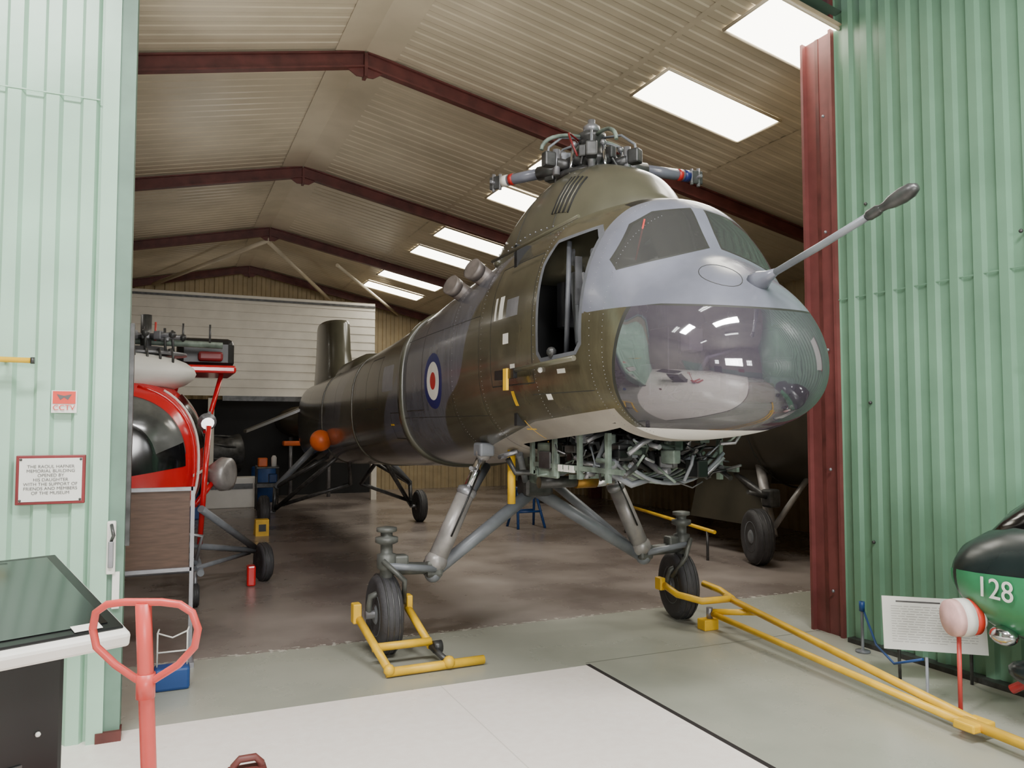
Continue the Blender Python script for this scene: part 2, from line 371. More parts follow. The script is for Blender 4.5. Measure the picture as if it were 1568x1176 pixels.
while z<4.95:
    b.poly([(XL,20.0,z),(5.0,20.0,z),(5.0,20.02,z+.2),(XL,20.02,z+.2)],'whitepanel'); b.poly([(XL,20.02,z+.2),(5.0,20.02,z+.2),(5.0,20.0,z+.205),(XL,20.0,z+.205)],'whitepanel'); z+=.205
b.box((-.7,20.1,3.8),(11.4,.08,2.35),'whitepanel'); b.box((-.7,20.02,4.98),(11.4,.1,.05),'gunmetal'); b.box((3.1,20.02,2.56),(3.6,.12,.12),'gunmetal')
for x in(1.05,5.0,-2.5): b.box((x,20.05,1.28),(.14,.14,2.56),'whitepanel')
b.obj('wall_partition')
b=B(); b.box((0,22.3,1.3),(11,.1,2.6),'dark'); b.obj('wall_store')

# ------------------------------------------------------------ HELICOPTER
heli=empty('tandem_rotor_helicopter')
CX,TY=3.22,3.38
ST=[# s,hw,zb,zt,zc
(0.0,.02,2.20,2.26,2.23),(.02,.17,2.09,2.38,2.23),(.08,.34,1.99,2.53,2.24),(.18,.48,1.92,2.68,2.26),(.3,.57,1.88,2.79,2.3),(.45,.65,1.85,2.89,2.33),
(.6,.70,1.83,2.99,2.35),(.7,.73,1.82,3.14,2.38),(.82,.755,1.81,3.34,2.42),(.95,.78,1.80,3.44,2.45),(1.2,.81,1.78,3.49,2.48),(1.6,.84,1.75,3.51,2.5),
(2.2,.86,1.70,3.49,2.5),(3.0,.86,1.62,3.42,2.46),(3.7,.86,1.57,3.34,2.42),(4.8,.85,1.47,3.2,2.34),(6.5,.82,1.38,3.06,2.24),(8.6,.77,1.30,2.94,2.15),
(11,.69,1.22,2.86,2.08),(13,.6,1.16,2.82,2.0),(14.3,.5,1.16,2.8,2.0),(15.1,.33,1.3,2.7,2.05),(15.5,.06,1.8,2.2,2.0)]
def hermite(xs,ys,x):
    n=len(xs)
    if x<=xs[0]: return ys[0]
    if x>=xs[-1]: return ys[-1]
    i=max(j for j in range(n-1) if xs[j]<=x)
    d=[(ys[j+1]-ys[j])/(xs[j+1]-xs[j]) for j in range(n-1)]
    def sl(j):
        if j==0: return d[0]
        if j==n-1: return d[-1]
        return 0 if d[j-1]*d[j]<=0 else 2*d[j-1]*d[j]/(d[j-1]+d[j])
    h=xs[i+1]-xs[i];t=(x-xs[i])/h;m0=sl(i)*h;m1=sl(i+1)*h
    return (2*t**3-3*t*t+1)*ys[i]+(t**3-2*t*t+t)*m0+(-2*t**3+3*t*t)*ys[i+1]+(t**3-t*t)*m1
SX=[q[0] for q in ST]
def prm(s): return [hermite(SX,[q[i] for q in ST],s) for i in(1,2,3,4)]
def sect(s,th,off=0):
    hw,zb,zt,zc=prm(s)
    c,si=math.cos(th),math.sin(th)
    if si>0: n=2.0+.6*min(1,max(0,(s-.5)/1.1))
    else: n=2.0+.65*min(1,s/1.2)
    x=(hw+off)*math.copysign(abs(c)**(2/n),c); hh=(zt-zc if si>0 else zc-zb)+off
    z=zc+hh*math.copysign(abs(si)**(2/n),si)
    return V((CX+x,TY+s,z))
ss=[0,.005,.01,.02]+[.02+.03*i for i in range(1,45)]
x=ss[-1]
while x<15.4: x+=.12; ss.append(x)
ss.append(15.5)
NA=112
bm=bmesh.new(); rings=[]
for s in ss: rings.append([bm.verts.new(sect(s,2*math.pi*(j+.5)/NA)) for j in range(NA)])
for i in range(len(ss)-1):
    for j in range(NA): bm.faces.new((rings[i][j],rings[i+1][j],rings[i+1][(j+1)%NA],rings[i][(j+1)%NA]))
bm.faces.new(rings[0]); bm.faces.new(list(reversed(rings[-1])))
FM=['camo','hood','perspex','glass','chin','lip','rblue','rwhite','rred','line','olive','steel','cabgrey','yellow','black','pylon']
fi={k:i for i,k in enumerate(FM)}
def region(poly,d,k,test):
    """split faces along the outline of a projected polygon and assign a material (None = cut out)"""
    poly=[V(p) for p in poly]; d=V(d).normalized(); c=sum(poly,V())/len(poly)
    rad=max((p-c).length for p in poly)+.35
    def flat(p): q=p-c; return q-d*q.dot(d)
    planes=[]
    for i in range(len(poly)):
        a=poly[i];e=poly[(i+1)%len(poly)]-a; n=e.cross(d).normalized()
        if (c-a).dot(n)>0: n=-n
        planes.append((a,n))
    for a,n in planes:
        fs=[f for f in bm.faces if test(f.calc_center_median()) and flat(f.calc_center_median()).length<rad]
        g=set(fs)
        for f in fs: g.update(f.edges); g.update(f.verts)
        bmesh.ops.bisect_plane(bm,geom=list(g),plane_co=a,plane_no=n,dist=1e-5)
    ins=[f for f in bm.faces if test(f.calc_center_median()) and all((f.calc_center_median()-a).dot(n)<1e-6 for a,n in planes)]
    if k is None: bmesh.ops.delete(bm,geom=ins,context='FACES')
    else:
        for f in ins: f.material_index=fi[k]
def cutplane(co,no,test=lambda c:True):
    fs=[f for f in bm.faces if test(f.calc_center_median())]; g=set(fs)
    for f in fs: g.update(f.edges); g.update(f.verts)
    bmesh.ops.bisect_plane(bm,geom=list(g),plane_co=co,plane_no=no,dist=1e-5)
near=lambda c:c.y<TY+1.6
pA=(V((CX,TY+.69,2.3)),V((0,1,.22)).normalized())
pB=(V((CX,TY+.3,2.59)),V((0,-.12,1)).normalized())
pC=(V((CX,TY+.7,1.885)),V((0,-.04,1)).normalized())
pD=(V((CX,TY+.9,2.3)),V((0,1,.1)).normalized())
for co,no in(pA,pB,pC,pD): cutplane(co,no,near)
pA2=(pA[0]+pA[1]*.025,pA[1]); pB2=(pB[0]+pB[1]*.012,pB[1])
cutplane(*pA2,near); cutplane(*pB2,near)
for f in bm.faces:
    c=f.calc_center_median()
    if c.y>TY+1.7: continue
    sa=(c-pA[0]).dot(pA[1]); sb=(c-pB[0]).dot(pB[1]); sc=(c-pC[0]).dot(pC[1]); sd=(c-pD[0]).dot(pD[1])
    if sa<0 and sb<0 and sc>0: f.material_index=fi['perspex']
    elif sa<.025 and sb<.012 and sc>0: f.material_index=fi['line']
    elif sd<0 and sc<=0: f.material_index=fi['lip']
    elif sb>0 and c.z<2.95 and sd<0: f.material_index=fi['hood']
    elif sa<0: f.material_index=fi['hood']
yz=lambda s,z:(CX,TY+s,z)
region([yz(.55,2.62),yz(1.0,2.62),yz(1.02,2.95),yz(.99,3.6),yz(.3,3.6),yz(.3,2.62)],(1,0,0),'hood',lambda c:c.y<TY+1.1 and c.z>2.6)
region([yz(.84,2.12),yz(1.9,1.93),yz(3.6,1.8),yz(3.6,1.2),yz(.84,1.5)],(1,0,0),'chin',lambda c:c.y<TY+3.8 and c.y>TY+.86 and c.z<2.3)
def xz(x,z): return (CX+x,TY+.7,z)
for sg in(-1,1):
    tst=(lambda c,sg=sg:c.y<TY+1.1 and c.z>2.6 and (c.x-CX)*sg>0)
    region([xz(sg*.045,3.03),xz(sg*.05,3.345),xz(sg*.34,3.295),xz(sg*.50,3.20),xz(sg*.66,2.95),xz(sg*.655,2.865),xz(sg*.35,2.95)],(0,1,0),'line',tst)
    region([xz(sg*.06,3.04),xz(sg*.065,3.335),xz(sg*.34,3.283),xz(sg*.49,3.185),xz(sg*.645,2.95),xz(sg*.64,2.88),xz(sg*.35,2.962)],(0,1,0),'glass',tst)
region([(CX-.40,TY+1.0,3.4),(CX-.1,TY+.90,3.4),(CX-.08,TY+1.02,3.4),(CX-.2,TY+1.12,3.4),(CX-.38,TY+1.12,3.4)],(0,0,1),'black',lambda c:c.z>3.1 and c.y<TY+1.5)
region([yz(1.0,2.42),yz(1.0,3.16),yz(1.08,3.24),yz(1.52,3.22),yz(1.58,3.05),yz(1.56,2.4),yz(1.5,2.34),yz(1.06,2.36)],(1,0,0),'cabgrey',lambda c:c.x<CX-.2 and c.y<TY+2.2)
region([yz(1.03,2.44),yz(1.03,3.13),yz(1.1,3.21),yz(1.49,3.19),yz(1.545,3.03),yz(1.53,2.42),yz(1.49,2.37),yz(1.08,2.385)],(1,0,0),None,lambda c:c.x<CX-.2 and c.y<TY+2.2)
region([(CX-.5,TY+1.0,1.7),(CX+.5,TY+1.0,1.7),(CX+.5,TY+2.5,1.7),(CX-.5,TY+2.5,1.7)],(0,0,1),None,lambda c:c.z<1.95 and c.y>TY+.9 and c.y<TY+2.6)
def rect(s0,s1,z0,z1,k,zl=1.0): region([yz(s0,z0),yz(s1,z0),yz(s1,z1),yz(s0,z1)],(1,0,0),k,lambda c:c.x<CX-.2 and abs(c.y-TY-(s0+s1)/2)<1.5)
def outline(s0,s1,z0,z1,w=.01):
    rect(s0,s1,z0,z0+w,'line');rect(s0,s1,z1-w,z1,'line');rect(s0,s0+w,z0,z1,'line');rect(s1-w,s1,z0,z1,'line')
outline(1.62,2.35,2.2,3.15)
rect(1.86,2.06,2.72,2.86,'steel'); rect(2.12,2.2,2.72,2.9,'rwhite'); rect(2.25,2.29,2.72,2.9,'rwhite'); rect(2.0,2.1,2.52,2.6,'rwhite')
rect(1.9,1.98,2.3,2.36,'rwhite'); rect(1.2,1.3,2.25,2.28,'rwhite');rect(1.45,1.52,2.08,2.12,'rwhite')
rect(1.98,2.03,2.05,2.16,'yellow'); rect(1.98,2.12,1.87,1.878,'yellow'); rect(2.03,2.04,1.80,1.94,'yellow'); rect(5.35,5.5,1.9,1.92,'yellow')
outline(4.15,4.75,2.05,3.0,.012); outline(6.0,6.7,2.1,2.75,.015); outline(5.0,5.45,1.75,2.05,.012)
for s in(2.6,3.3,4.9,7.4,9.0,10.6,12.2): rect(s,s+.008,1.3,3.3,'line')
rect(2.6,4.9,1.98,1.986,'line'); rect(2.6,4.9,2.8,2.806,'line'); rect(.95,1.7,2.12,2.126,'line')
rect(5.3,5.8,2.3,2.6,'hood')
def disc(r,k,n=28): region([yz(3.8+r*math.cos(2*math.pi*i/n),2.33+r*math.sin(2*math.pi*i/n)) for i in range(n)],(1,0,0),k,lambda c:c.x<CX-.2 and abs(c.y-TY-3.8)<.9)
disc(.27,'rblue'); disc(.185,'rwhite'); disc(.085,'rred')
for f in bm.faces: f.smooth=True
bmesh.ops.recalc_face_normals(bm,faces=bm.faces)
me=bpy.data.meshes.new('fuselage'); bm.to_mesh(me); bm.free()
for k in FM: me.materials.append(M[k])
fo=bpy.data.objects.new('fuselage',me); C.scene.collection.objects.link(fo); fo.parent=heli
b=B()
def hoop(s0,s1,off,k):
    R=[]
    for s,o in((s0,.0),(s0,off),(s1,off),(s1,0)): R.append([sect(s,2*math.pi*j/72,o) for j in range(72)])
    b.loft(R,k,cap=False)
hoop(4.86,4.98,.03,'pylon'); hoop(7.6,7.64,.012,'pylon'); hoop(10.3,10.34,.012,'pylon')
for s in(.80,.92,1.6,2.55,3.25):
    for j in range(60):
        th=math.pi*.62+math.pi*.75*j/60
        p=sect(s,th,.0005); b.sph(p,.0035,'steel',4)
b.path([sect(.36+.12*math.cos(2*math.pi*q/24),math.pi*.60+.20*math.sin(2*math.pi*q/24),.0) for q in range(25)],.0025,'line',n=5,cap=False)
b.obj('fuselage_bands',heli,recalc=False)
b=B()
b.box((CX,TY+1.4,2.08),(1.3,1.3,.03),'cabgrey'); b.box((CX,TY+.62,2.02),(.8,.5,.03),'cabgrey'); b.box((CX,TY+2.1,2.6),(1.5,.05,1.4),'dark')
b.box((CX,TY+.5,2.3),(.3,.25,.5),'cabgrey',bev=.03); b.box((CX,TY+.72,2.78),(.9,.1,.16),'black',bev=.03)
for x in(-.36,.36):
    b.box((CX+x,TY+1.25,2.46),(.42,.42,.1),'seat',bev=.03); b.box((CX+x,TY+1.52,2.82),(.40,.1,.72),'seat',Matrix.Rotation(-.15,3,'X'),bev=.03)
    b.box((CX+x,TY+1.25,2.24),(.3,.3,.35),'cabgrey')
    b.tube((CX+x,TY+.85,2.0),(CX+x+.02,TY+.95,2.65),.015,'black'); b.sph((CX+x+.02,TY+.95,2.67),.03,'black',8)
    b.box((CX+x*.8,TY+.4,2.15),(.2,.06,.1),'steel',bev=.01); b.tube((CX+x*.8,TY+.4,2.15),(CX+x*.8,TY+.62,2.3),.012,'steel')
b.box((CX-.60,TY+1.20,2.60),(.06,.015,.44),'purple',Matrix.Rotation(.22,3,'Y')); b.box((CX-.57,TY+1.42,2.92),(.05,.015,.34),'steel'); b.tube((CX-.66,TY+1.44,2.4),(CX-.62,TY+1.46,3.2),.018,'cabgrey'); b.tube((CX-.64,TY+1.12,2.42),(CX-.6,TY+1.3,2.95),.012,'steel')
b.box((CX-.56,TY+1.1,3.05),(.1,.2,.1),'cabgrey',bev=.02); b.box((CX-.1,TY+1.95,2.9),(.7,.1,.5),'cabgrey',bev=.02)
for q in range(4): b.box((CX-.35+.12*q,TY+1.88,2.95),(.07,.03,.08),'steel')
b.box((CX-.3,TY+.5,2.42),(.1,.1,.14),'white',bev=.01); b.box((CX+.25,TY+.4,2.4),(.15,.2,.2),'gunmetal',bev=.02); b.path([(CX-.35,TY+.5,2.05),(CX-.3,TY+.35,2.3),(CX-.1,TY+.3,2.35)],.015,'steel'); b.box((CX-.42,TY+.62,2.35),(.08,.2,.3),'olive',bev=.01)
b.box((CX+.05,TY+.36,2.1),(.2,.16,.12),'maroon',bev=.02); b.box((CX-.45,TY+.72,2.18),(.1,.12,.2),'steel',bev=.01)
for q in range(30):
    a=random.uniform(-.42,.42); p=V((CX+a,TY+random.uniform(.38,.62),random.uniform(2.08,2.46)))
    b.path([p,p+V((random.uniform(-.1,.1),.02,random.uniform(-.1,.1))),p+V((random.uniform(-.16,.16),.08,random.uniform(-.12,.12)))],random.choice((.006,.01,.014)),random.choice(('steel','black','gunmetal','baygreen')),n=6)
for j in range(5): b.box((CX-.3+.15*j,TY+.66,2.78),(.09,.02,.09),'steel')
b.obj('cockpit_interior',heli)
b=B()
b.tube((CX-.84,TY+1.0,2.33),(CX-.9,TY+1.9,2.3),.018,'olive'); b.tube((CX-.80,TY+1.0,3.25),(CX-.82,TY+2.4,3.22),.012,'olive')
b.box((CX-.9,TY+1.95,2.28),(.03,.35,.07),'black'); b.box((CX-.92,TY+1.9,2.24),(.02,.06,.16),'yellow')
b.sph(sect(1.35,math.pi*1.02,.0),.035,'gunmetal',10); b.sph(sect(1.5,math.pi*1.06,.01),.02,'white',8)
b.tube((CX-.5,TY+.8,2.95),(CX-.43,TY+.8,3.22),.006,'coral')
b.sph(sect(9.9,math.pi*1.12,.12),.18,'orange',20); b.tube(sect(9.9,math.pi*1.12,.0),sect(9.9,math.pi*1.12,.1),.05,'gunmetal')
b.obj('door_fittings',heli)
PS=[(1.22,.14,3.52),(1.35,.33,3.66),(1.55,.46,3.83),(1.85,.52,3.95),(2.2,.52,4.0),(2.6,.50,3.96),(3.0,.46,3.84),(3.4,.38,3.66),(3.8,.28,3.48),(4.15,.1,3.33)]
def pyl(s,th,off=0):
    hw=hermite([q[0] for q in PS],[q[1] for q in PS],s)+off; zt=hermite([q[0] for q in PS],[q[2] for q in PS],s)+off
    zb=3.0; n=2.7; t=math.sin(th)**(2/n) if th not in(0,math.pi) else 0
    c=math.cos(th); xx=math.copysign(abs(c)**(2/n),c)
    return V((CX+xx*hw*(1+.25*(1-t)),TY+s,zb+(zt-zb)*t))
b=B(); N2=40
R=[]
for i in range(60):
    s=1.22+(4.15-1.22)*i/59
    R.append([pyl(s,math.pi*j/N2) for j in range(N2+1)])
b.loft(R,'pylon')
for i in(12,26,40):
    s=1.22+(4.15-1.22)*i/59
    b.path([pyl(s,math.pi*(j+.3)/N2,.001) for j in range(1,N2-1)],.003,'line',n=5)
for q in range(9):
    s=1.68+q*.026; b.path([pyl(s,math.pi*a,.002) for a in(.70,.75,.8,.86)],.007,'dark' if q%2==0 else 'olive',n=6)
for q in range(20): b.sph(pyl(1.3+q*.1,math.pi*.9,.004),.008,'steel',5)
for q in range(4): b.sph(pyl(2.9+.12*q,math.pi*.84,.004),.012,'white',5)
b.sph(pyl(3.0,math.pi*.9,.0),.05,'olive',10)
for (y,z,x,l) in((6.35,3.22,2.62,.3),(6.85,3.16,2.6,.3)):
    p=V((x+.15,y+.1,z-.10)); q=V((x-.12,y-.0,z+.02))
    b.path([p,(p+q)/2,q],.088,'exhaust'); b.lathe(q,(q-p),[(0,.09),(.08,.098),(.08,.084)],'exhaust',20); b.lathe(q,(q-p),[(.07,.084),(.072,.084)],'gunmetal',20)
    b.box((x+.12,y+.1,z-.05),(.2,.3,.22),'pylon',bev=.05)
b.box((3.0,7.4,3.25),(.35,.5,.2),'pylon',bev=.05)
b.path([(2.62,7.2,3.22),(2.6,7.2,3.32),(2.62,7.3,3.32),(2.64,7.3,3.2)],.012,'gunmetal')
b.obj('rotor_pylon_front',heli,recalc=True)
b=B(); HX,HY,HZ=CX,5.60,3.98
b.lathe((HX,HY,HZ-.05),(0,0,1),[(0,.3),(.04,.3),(.05,.2),(.1,.17),(.12,.24),(.16,.24),(.17,.12),(.33,.08),(.35,.12),(.39,.12),(.4,.05),(.45,.045),(.46,.0)],'gunmetal',28)
b.lathe((HX,HY,HZ+.36),(0,0,1),[(0,.05),(.01,.07),(.05,.07),(.08,.03),(.11,.03)],'steel',16)
for a in [math.radians(t) for t in(0,60,120,180,240,300)]:
    d=V((math.cos(a),math.sin(a),0)); o=V((HX,HY,HZ))
    b.tube(o+d*.15+V((0,0,.05)),o+d*.34+V((0,0,.06)),.045,'gunmetal'); b.tube(o+d*.33+V((0,0,-.04)),o+d*.33+V((0,0,.17)),.03,'steel')
    b.path([o+d*.08+V((0,0,.3)),o+d*.28+V((0,0,.28)),o+d*.4+V((0,0,.18)),o+d*.42+V((0,0,.05))],.011,'grey',n=8)
    b.box(o+d*.4+V((0,0,.08)),(.1,.09,.12),'gunmetal',Matrix.Rotation(a,3,'Z'),bev=.015)
    d2=V((math.cos(a+.4),math.sin(a+.4),0)); b.tube(o+d2*.3+V((0,0,-.12)),o+d2*.24+V((0,0,.19)),.014,'chrome')
    b.sph(o+d2*.24+V((0,0,.2)),.028,'steel',8)
    d3=V((math.cos(a-.3),math.sin(a-.3),0)); b.box(o+d3*.22+V((0,0,.13)),(.09,.06,.1),random.choice(('gunmetal','grey')),Matrix.Rotation(a-.3,3,'Z'),bev=.01); b.tube(o+d3*.12+V((0,0,.26)),o+d3*.3+V((0,0,.0)),.012,'gunmetal')
for a,L in((math.radians(-2),1.08),(math.radians(122),1.02)):
    d=V((math.cos(a),math.sin(a),0)); o=V((HX,HY,HZ+.11))
    b.tube(o+d*.3,o+d*.52,.06,'gunmetal'); b.tube(o+d*.5,o+d*(L-.12),.048,'hood')
    b.tube(o+d*(L-.24),o+d*(L-.20),.051,'rred'); b.tube(o+d*(L-.18),o+d*(L-.12),.051,'rblue' if a<1 else 'rwhite')
    b.box(o+d*(L-.04),(.12,.03,.12),'gunmetal',Matrix.Rotation(a,3,'Z'),bev=.01); b.tube(o+d*(L-.02)+V((0,0,-.08)),o+d*(L-.02)+V((0,0,.08)),.016,'steel'); b.tube(o+d*(L-.09)+V((0,0,-.07)),o+d*(L-.09)+V((0,0,.07)),.014,'steel')
    sd=V((-d.y,d.x,0)); b.tube(o+d*(L-.03)-sd*.06,o+d*(L-.03)+sd*.06,.014,'steel')
for a in(.3,3.4): 
    pts=[]
    for t in range(9):
        u=t/8; aa=a+.5*u; r=.15+.25*math.sin(math.pi*u*.6); pts.append((HX+r*math.cos(aa),HY+r*math.sin(aa),HZ+.26-.22*u+.1*math.sin(math.pi*u)))
    b.path(pts,.009,'maroon',n=6)
for a in(.1,1.6,3.2,4.6):
    pts=[(HX+(.12+.36*math.sin(u*math.pi/2))*math.cos(a),HY+(.12+.36*math.sin(u*math.pi/2))*math.sin(a),HZ+.1+.17*math.cos(u*math.pi/2)+.04) for u in [i/8 for i in range(9)]]
    b.path(pts,.016,'baygreen',n=8)
b.obj('rotor_head_front',heli)
b=B()
def finring(z,y0,y1,w):
    P=[];n=24
    for j in range(n):
        t=2*math.pi*j/n; u=(1-math.cos(t))/2
        th=w*(1.4*math.sqrt(max(u,0))-1.1*u-.3*u*u)
        P.append((CX+(1 if t<math.pi else -1)*abs(th)*1.6,y0+(y1-y0)*u,z))
    return P
b.loft([finring(2.4,14.6,18.5,.62),finring(2.9,15.3,18.3,.5),finring(3.4,15.5,18.2,.44),finring(3.95,15.6,18.1,.42),finring(4.02,15.65,18.05,.40)],'pylon')
b.path([(CX+.1+.18*math.cos(t*.5),14.3,2.78+.22*math.sin(t*.5)) for t in range(7)],.05,'olive')
b.loft([[(CX+r*math.cos(a)*1.1,y,2.72+r*math.sin(a)) for a in [2*math.pi*j/20 for j in range(20)]] for y,r in((12.6,.36),(12.9,.4),(14.2,.36),(15.3,.2))],'olive')
b.lathe((CX,12.58,2.74),(0,-1,0),[(0,.3),(.005,.3)],'dark',20)
for sg in(-1,1):
    b.poly([(CX+sg*.3,17.2,2.3),(CX+sg*1.6,17.4,1.75),(CX+sg*1.6,18.1,1.75),(CX+sg*.3,18.2,2.3)],'olive',.06,(0,0,1))
b.obj('rotor_pylon_rear',heli)
b=B()
p0=V((CX,TY+.22,2.76)); p1=V((CX,2.72,2.98))
b.lathe(p0,(p1-p0),[(-.05,.07),(0,.06),(.06,.035),(.12,.022)],'hood',16)
b.path([p0,(p0+p1)/2+V((0,0,-.005)),p1],.02,'grey')
d=(p1-p0).normalized()
b.lathe(p1,d,[(-.12,.02),(-.1,.028),(-.05,.028),(-.03,.02),(0,.022),(.04,.034),(.1,.04),(.15,.036),(.18,.02),(.185,.0)],'gunmetal',18)
b.obj('pitot_boom',heli)
b=B()
for sg in(-1,1):
    W=V((CX+sg*1.49,6.52,.33)); K=V((CX+sg*1.49,6.46,1.04)); J=V((CX+sg*1.07,6.5,.68))
    yaw=0 if sg<0 else -.2
    ax=V((math.cos(yaw),math.sin(yaw),0))
    wheel(b,W,ax,.33,.19)
    b.lathe(K+V((0,0,.02)),(0,0,-1),[(0,.03),(.01,.085),(.04,.085),(.05,.05),(.08,.05),(.09,.095),(.13,.095),(.15,.05),(.22,.05),(.23,.08),(.34,.08),(.36,.055),(.46,.05),(.5,.065),(.55,.065)],'kingpin',20)
    b.tube(K+V((0,0,-.33)),J,.055,'kingpin',.05); b.tube(K+V((0,-.07,-.3)),J+V((0,-.06,0)),.03,'grey')
    b.box(J,(.15,.15,.15),'kingpin',bev=.03)
    for o in(-.13,.13):
        b.path([K+V((0,0,-.5)),K+V((o,.0,-.55)),W+V((o,0,.06)),W+V((o,0,0))],.028,'kingpin',n=10)
    b.tube(W-ax*.16,W+ax*.16,.035,'steel')
    b.path([K+V((sg*.05,-.08,-.25)),K+V((sg*-.1,-.2,-.4)),W+V((sg*-.14,-.1,.1))],.022,'kingpin')
    b.box(K+V((sg*-.12,0,-.28)),(.12,.12,.12),'kingpin',bev=.02)
    T=V((CX+sg*.60,6.5,1.66)); dd=(T-J).normalized(); Lg=(T-J).length
    b.tube(J+dd*.02,J+dd*(Lg*.64),.085,'gearlight',.078,n=24); b.lathe(J+dd*(Lg*.62),dd,[(0,.078),(.02,.088),(.06,.088),(.08,.06)],'steel',20)
    b.tube(J+dd*(Lg*.62),T,.045,'chrome'); b.sph(T,.075,'gearlight'); b.box(T+V((0,0,.03)),(.14,.18,.12),'grey',bev=.02)
    b.sph(J+dd*.06,.1,'gearlight')
    m=J+dd*.85*Lg; b.tube(m,m+V((sg*.1,-.12,.02)),.018,'steel')
    b.path([J+dd*.3+V((0,-.1,0)),J+dd*.5*Lg+V((0,-.1,0)),m+V((0,-.08,0))],.008,'black',n=6)
    Ct=V((CX+sg*-.02,6.7,1.28)); b.tube(J+V((0,.02,-.05)),Ct+V((sg*.05,0,0)),.055,'grey',.06,n=20); b.sph(J+V((0,0,-.05)),.075,'grey')
    b.tube(J+V((sg*-.02,.16,.0)),V((CX+sg*.25,7.3,1.5)),.045,'grey',n=16)
b.box((CX,6.7,1.34),(.3,.22,.2),'gunmetal',bev=.04); b.box((CX,6.7,1.52),(.22,.5,.3),'baygreen',bev=.03)
for sx in(-.3,.3): b.tube((CX+sx*.3,6.7,1.35),(CX+sx*1.3,6.2,1.66),.03,'grey')
b.tube((CX-.3,6.0,1.42),(CX+.22,6.0,1.42),.05,'gunmetal'); b.tube((CX+.05,6.0,1.42),(CX+.25,6.0,1.42),.06,'brass'); b.tube((CX+.25,6.0,1.42),(CX+.42,6.0,1.43),.055,'chrome')
b.tube((CX-.42,6.3,1.72),(CX-.42,6.3,1.22),.035,'yellow')
for q in range(8): b.box((CX-.3+q*.07,6.05,1.6),(.02,.3,.06),'gunmetal')
b.path([(CX-.5,6.2,1.62),(CX-.45,6.15,1.5),(CX-.2,6.1,1.5),(CX+.1,6.0,1.55),(CX+.3,5.8,1.6)],.025,'gunmetal')
for q in range(14):
    p=V((CX+random.uniform(-.55,.6),random.uniform(5.9,6.6),random.uniform(1.5,1.7))); b.path([p,p+V((random.uniform(-.2,.2),random.uniform(-.2,.2),-.05)),p+V((random.uniform(-.3,.3),random.uniform(-.2,.2),.05))],random.choice((.008,.012,.02)),random.choice(('gunmetal','steel','black')),n=6)
b.obj('undercarriage_front',heli)
b=B()
x0,x1,y0,y1,z0,z1=CX-.44,CX+.5,TY+1.0,TY+2.45,1.45,1.84
for x in(x0,x1):
    b.box((x,(y0+y1)/2,z0+.14),(.025,y1-y0-.1,.035),'baygreen'); 
    for y in(y0+.25,y0+.65,y0+1.05,y1): b.box((x,y,1.68),(.03,.04,.34),'baygreen')
for y in(y0+.8,y1): b.box(((x0+x1)/2,y,z0+.07),(x1-x0,.04,.035),'baygreen')
b.box((x0+.02,y1-.25,1.63),(.04,.35,.28),'baygreen',bev=.02); b.box((x0-.01,y1-.25,1.63),(.02,.2,.14),'gunmetal',bev=.01)
for q in range(8):
    yy=y0+.18+q*.075; pts=[(x0+.12+.8*u,yy,1.50+.27*(abs(u-.45)*1.6)**2.2) for u in [i/12 for i in range(13)]]
    b.path(pts,.014,'baygreen' if q%2 else 'grey',n=8)
for q in range(150):
    p=V((random.uniform(x0,x1),random.uniform(y0+.05,y1),random.uniform(1.52,1.86)))
    d=V((random.uniform(-1,1),random.uniform(-1,1),random.uniform(-.6,.6))).normalized()*random.uniform(.1,.35)
    q2=p+d; q2=V((min(max(q2.x,x0),x1),min(max(q2.y,y0),y1),min(max(q2.z,1.52),1.86)))
    b.path([p,(p+q2)/2+V((random.uniform(-.04,.04),0,random.uniform(-.07,.04))),q2],random.choice((.006,.009,.012,.018,.024)),random.choice(('steel','gunmetal','baygreen','gunmetal','black','black','brass' if q%9==0 else 'grey')),n=8)
for q in range(44):
    p=(random.uniform(x0+.05,x1-.05),random.uniform(y0+.1,y1-.1),random.uniform(1.6,1.82))
    b.box(p,(random.uniform(.05,.14),random.uniform(.06,.16),random.uniform(.05,.13)),random.choice(('gunmetal','baygreen','black','black','gunmetal','grey')),Matrix.Rotation(random.uniform(-.4,.4),3,'Z'),bev=.01)
for q in range(6): b.lathe((x0+.08+.15*q,y0+.45+.1*(q%3),1.62),(0,-1,.2),[(0,.045),(.1,.055),(.14,.04),(.18,.02)],random.choice(('gunmetal','grey','steel')),16)
for q in range(3): b.box((x0-.01,y0+.75+q*.09,1.58),(.02,.06,.05),'white')
b.box((CX,TY+1.73,1.93),(1.1,1.5,.03),'dark')
b.obj('nose_equipment_bay',heli)
b=B()
for sg in(-1,1):
    W=V((CX+sg*1.49,15.1,.31)); wheel(b,W,(1,0,0),.31,.18,'gunmetal')
    K=W+V((sg*-.2,0,.45)); b.tube(W+V((sg*-.18,0,0)),K,.04,'gunmetal'); b.tube(W+V((sg*-.2,0,0)),W,.03,'steel')
    for y in(13.9,14.6,15.8): b.tube(K if y!=13.9 else W+V((sg*-.2,0,.05)),(CX+sg*.4,y,1.35),.04,'gunmetal')
    b.tube(K,(CX+sg*.5,15,1.6),.055,'grey'); b.tube(W+V((sg*-.2,-.05,.1)),(CX+sg*.1,14.2,.85),.035,'gunmetal'); b.tube((CX+sg*.1,14.2,.85),(CX+sg*.25,13.6,1.3),.035,'gunmetal')
b.obj('undercarriage_rear',heli)

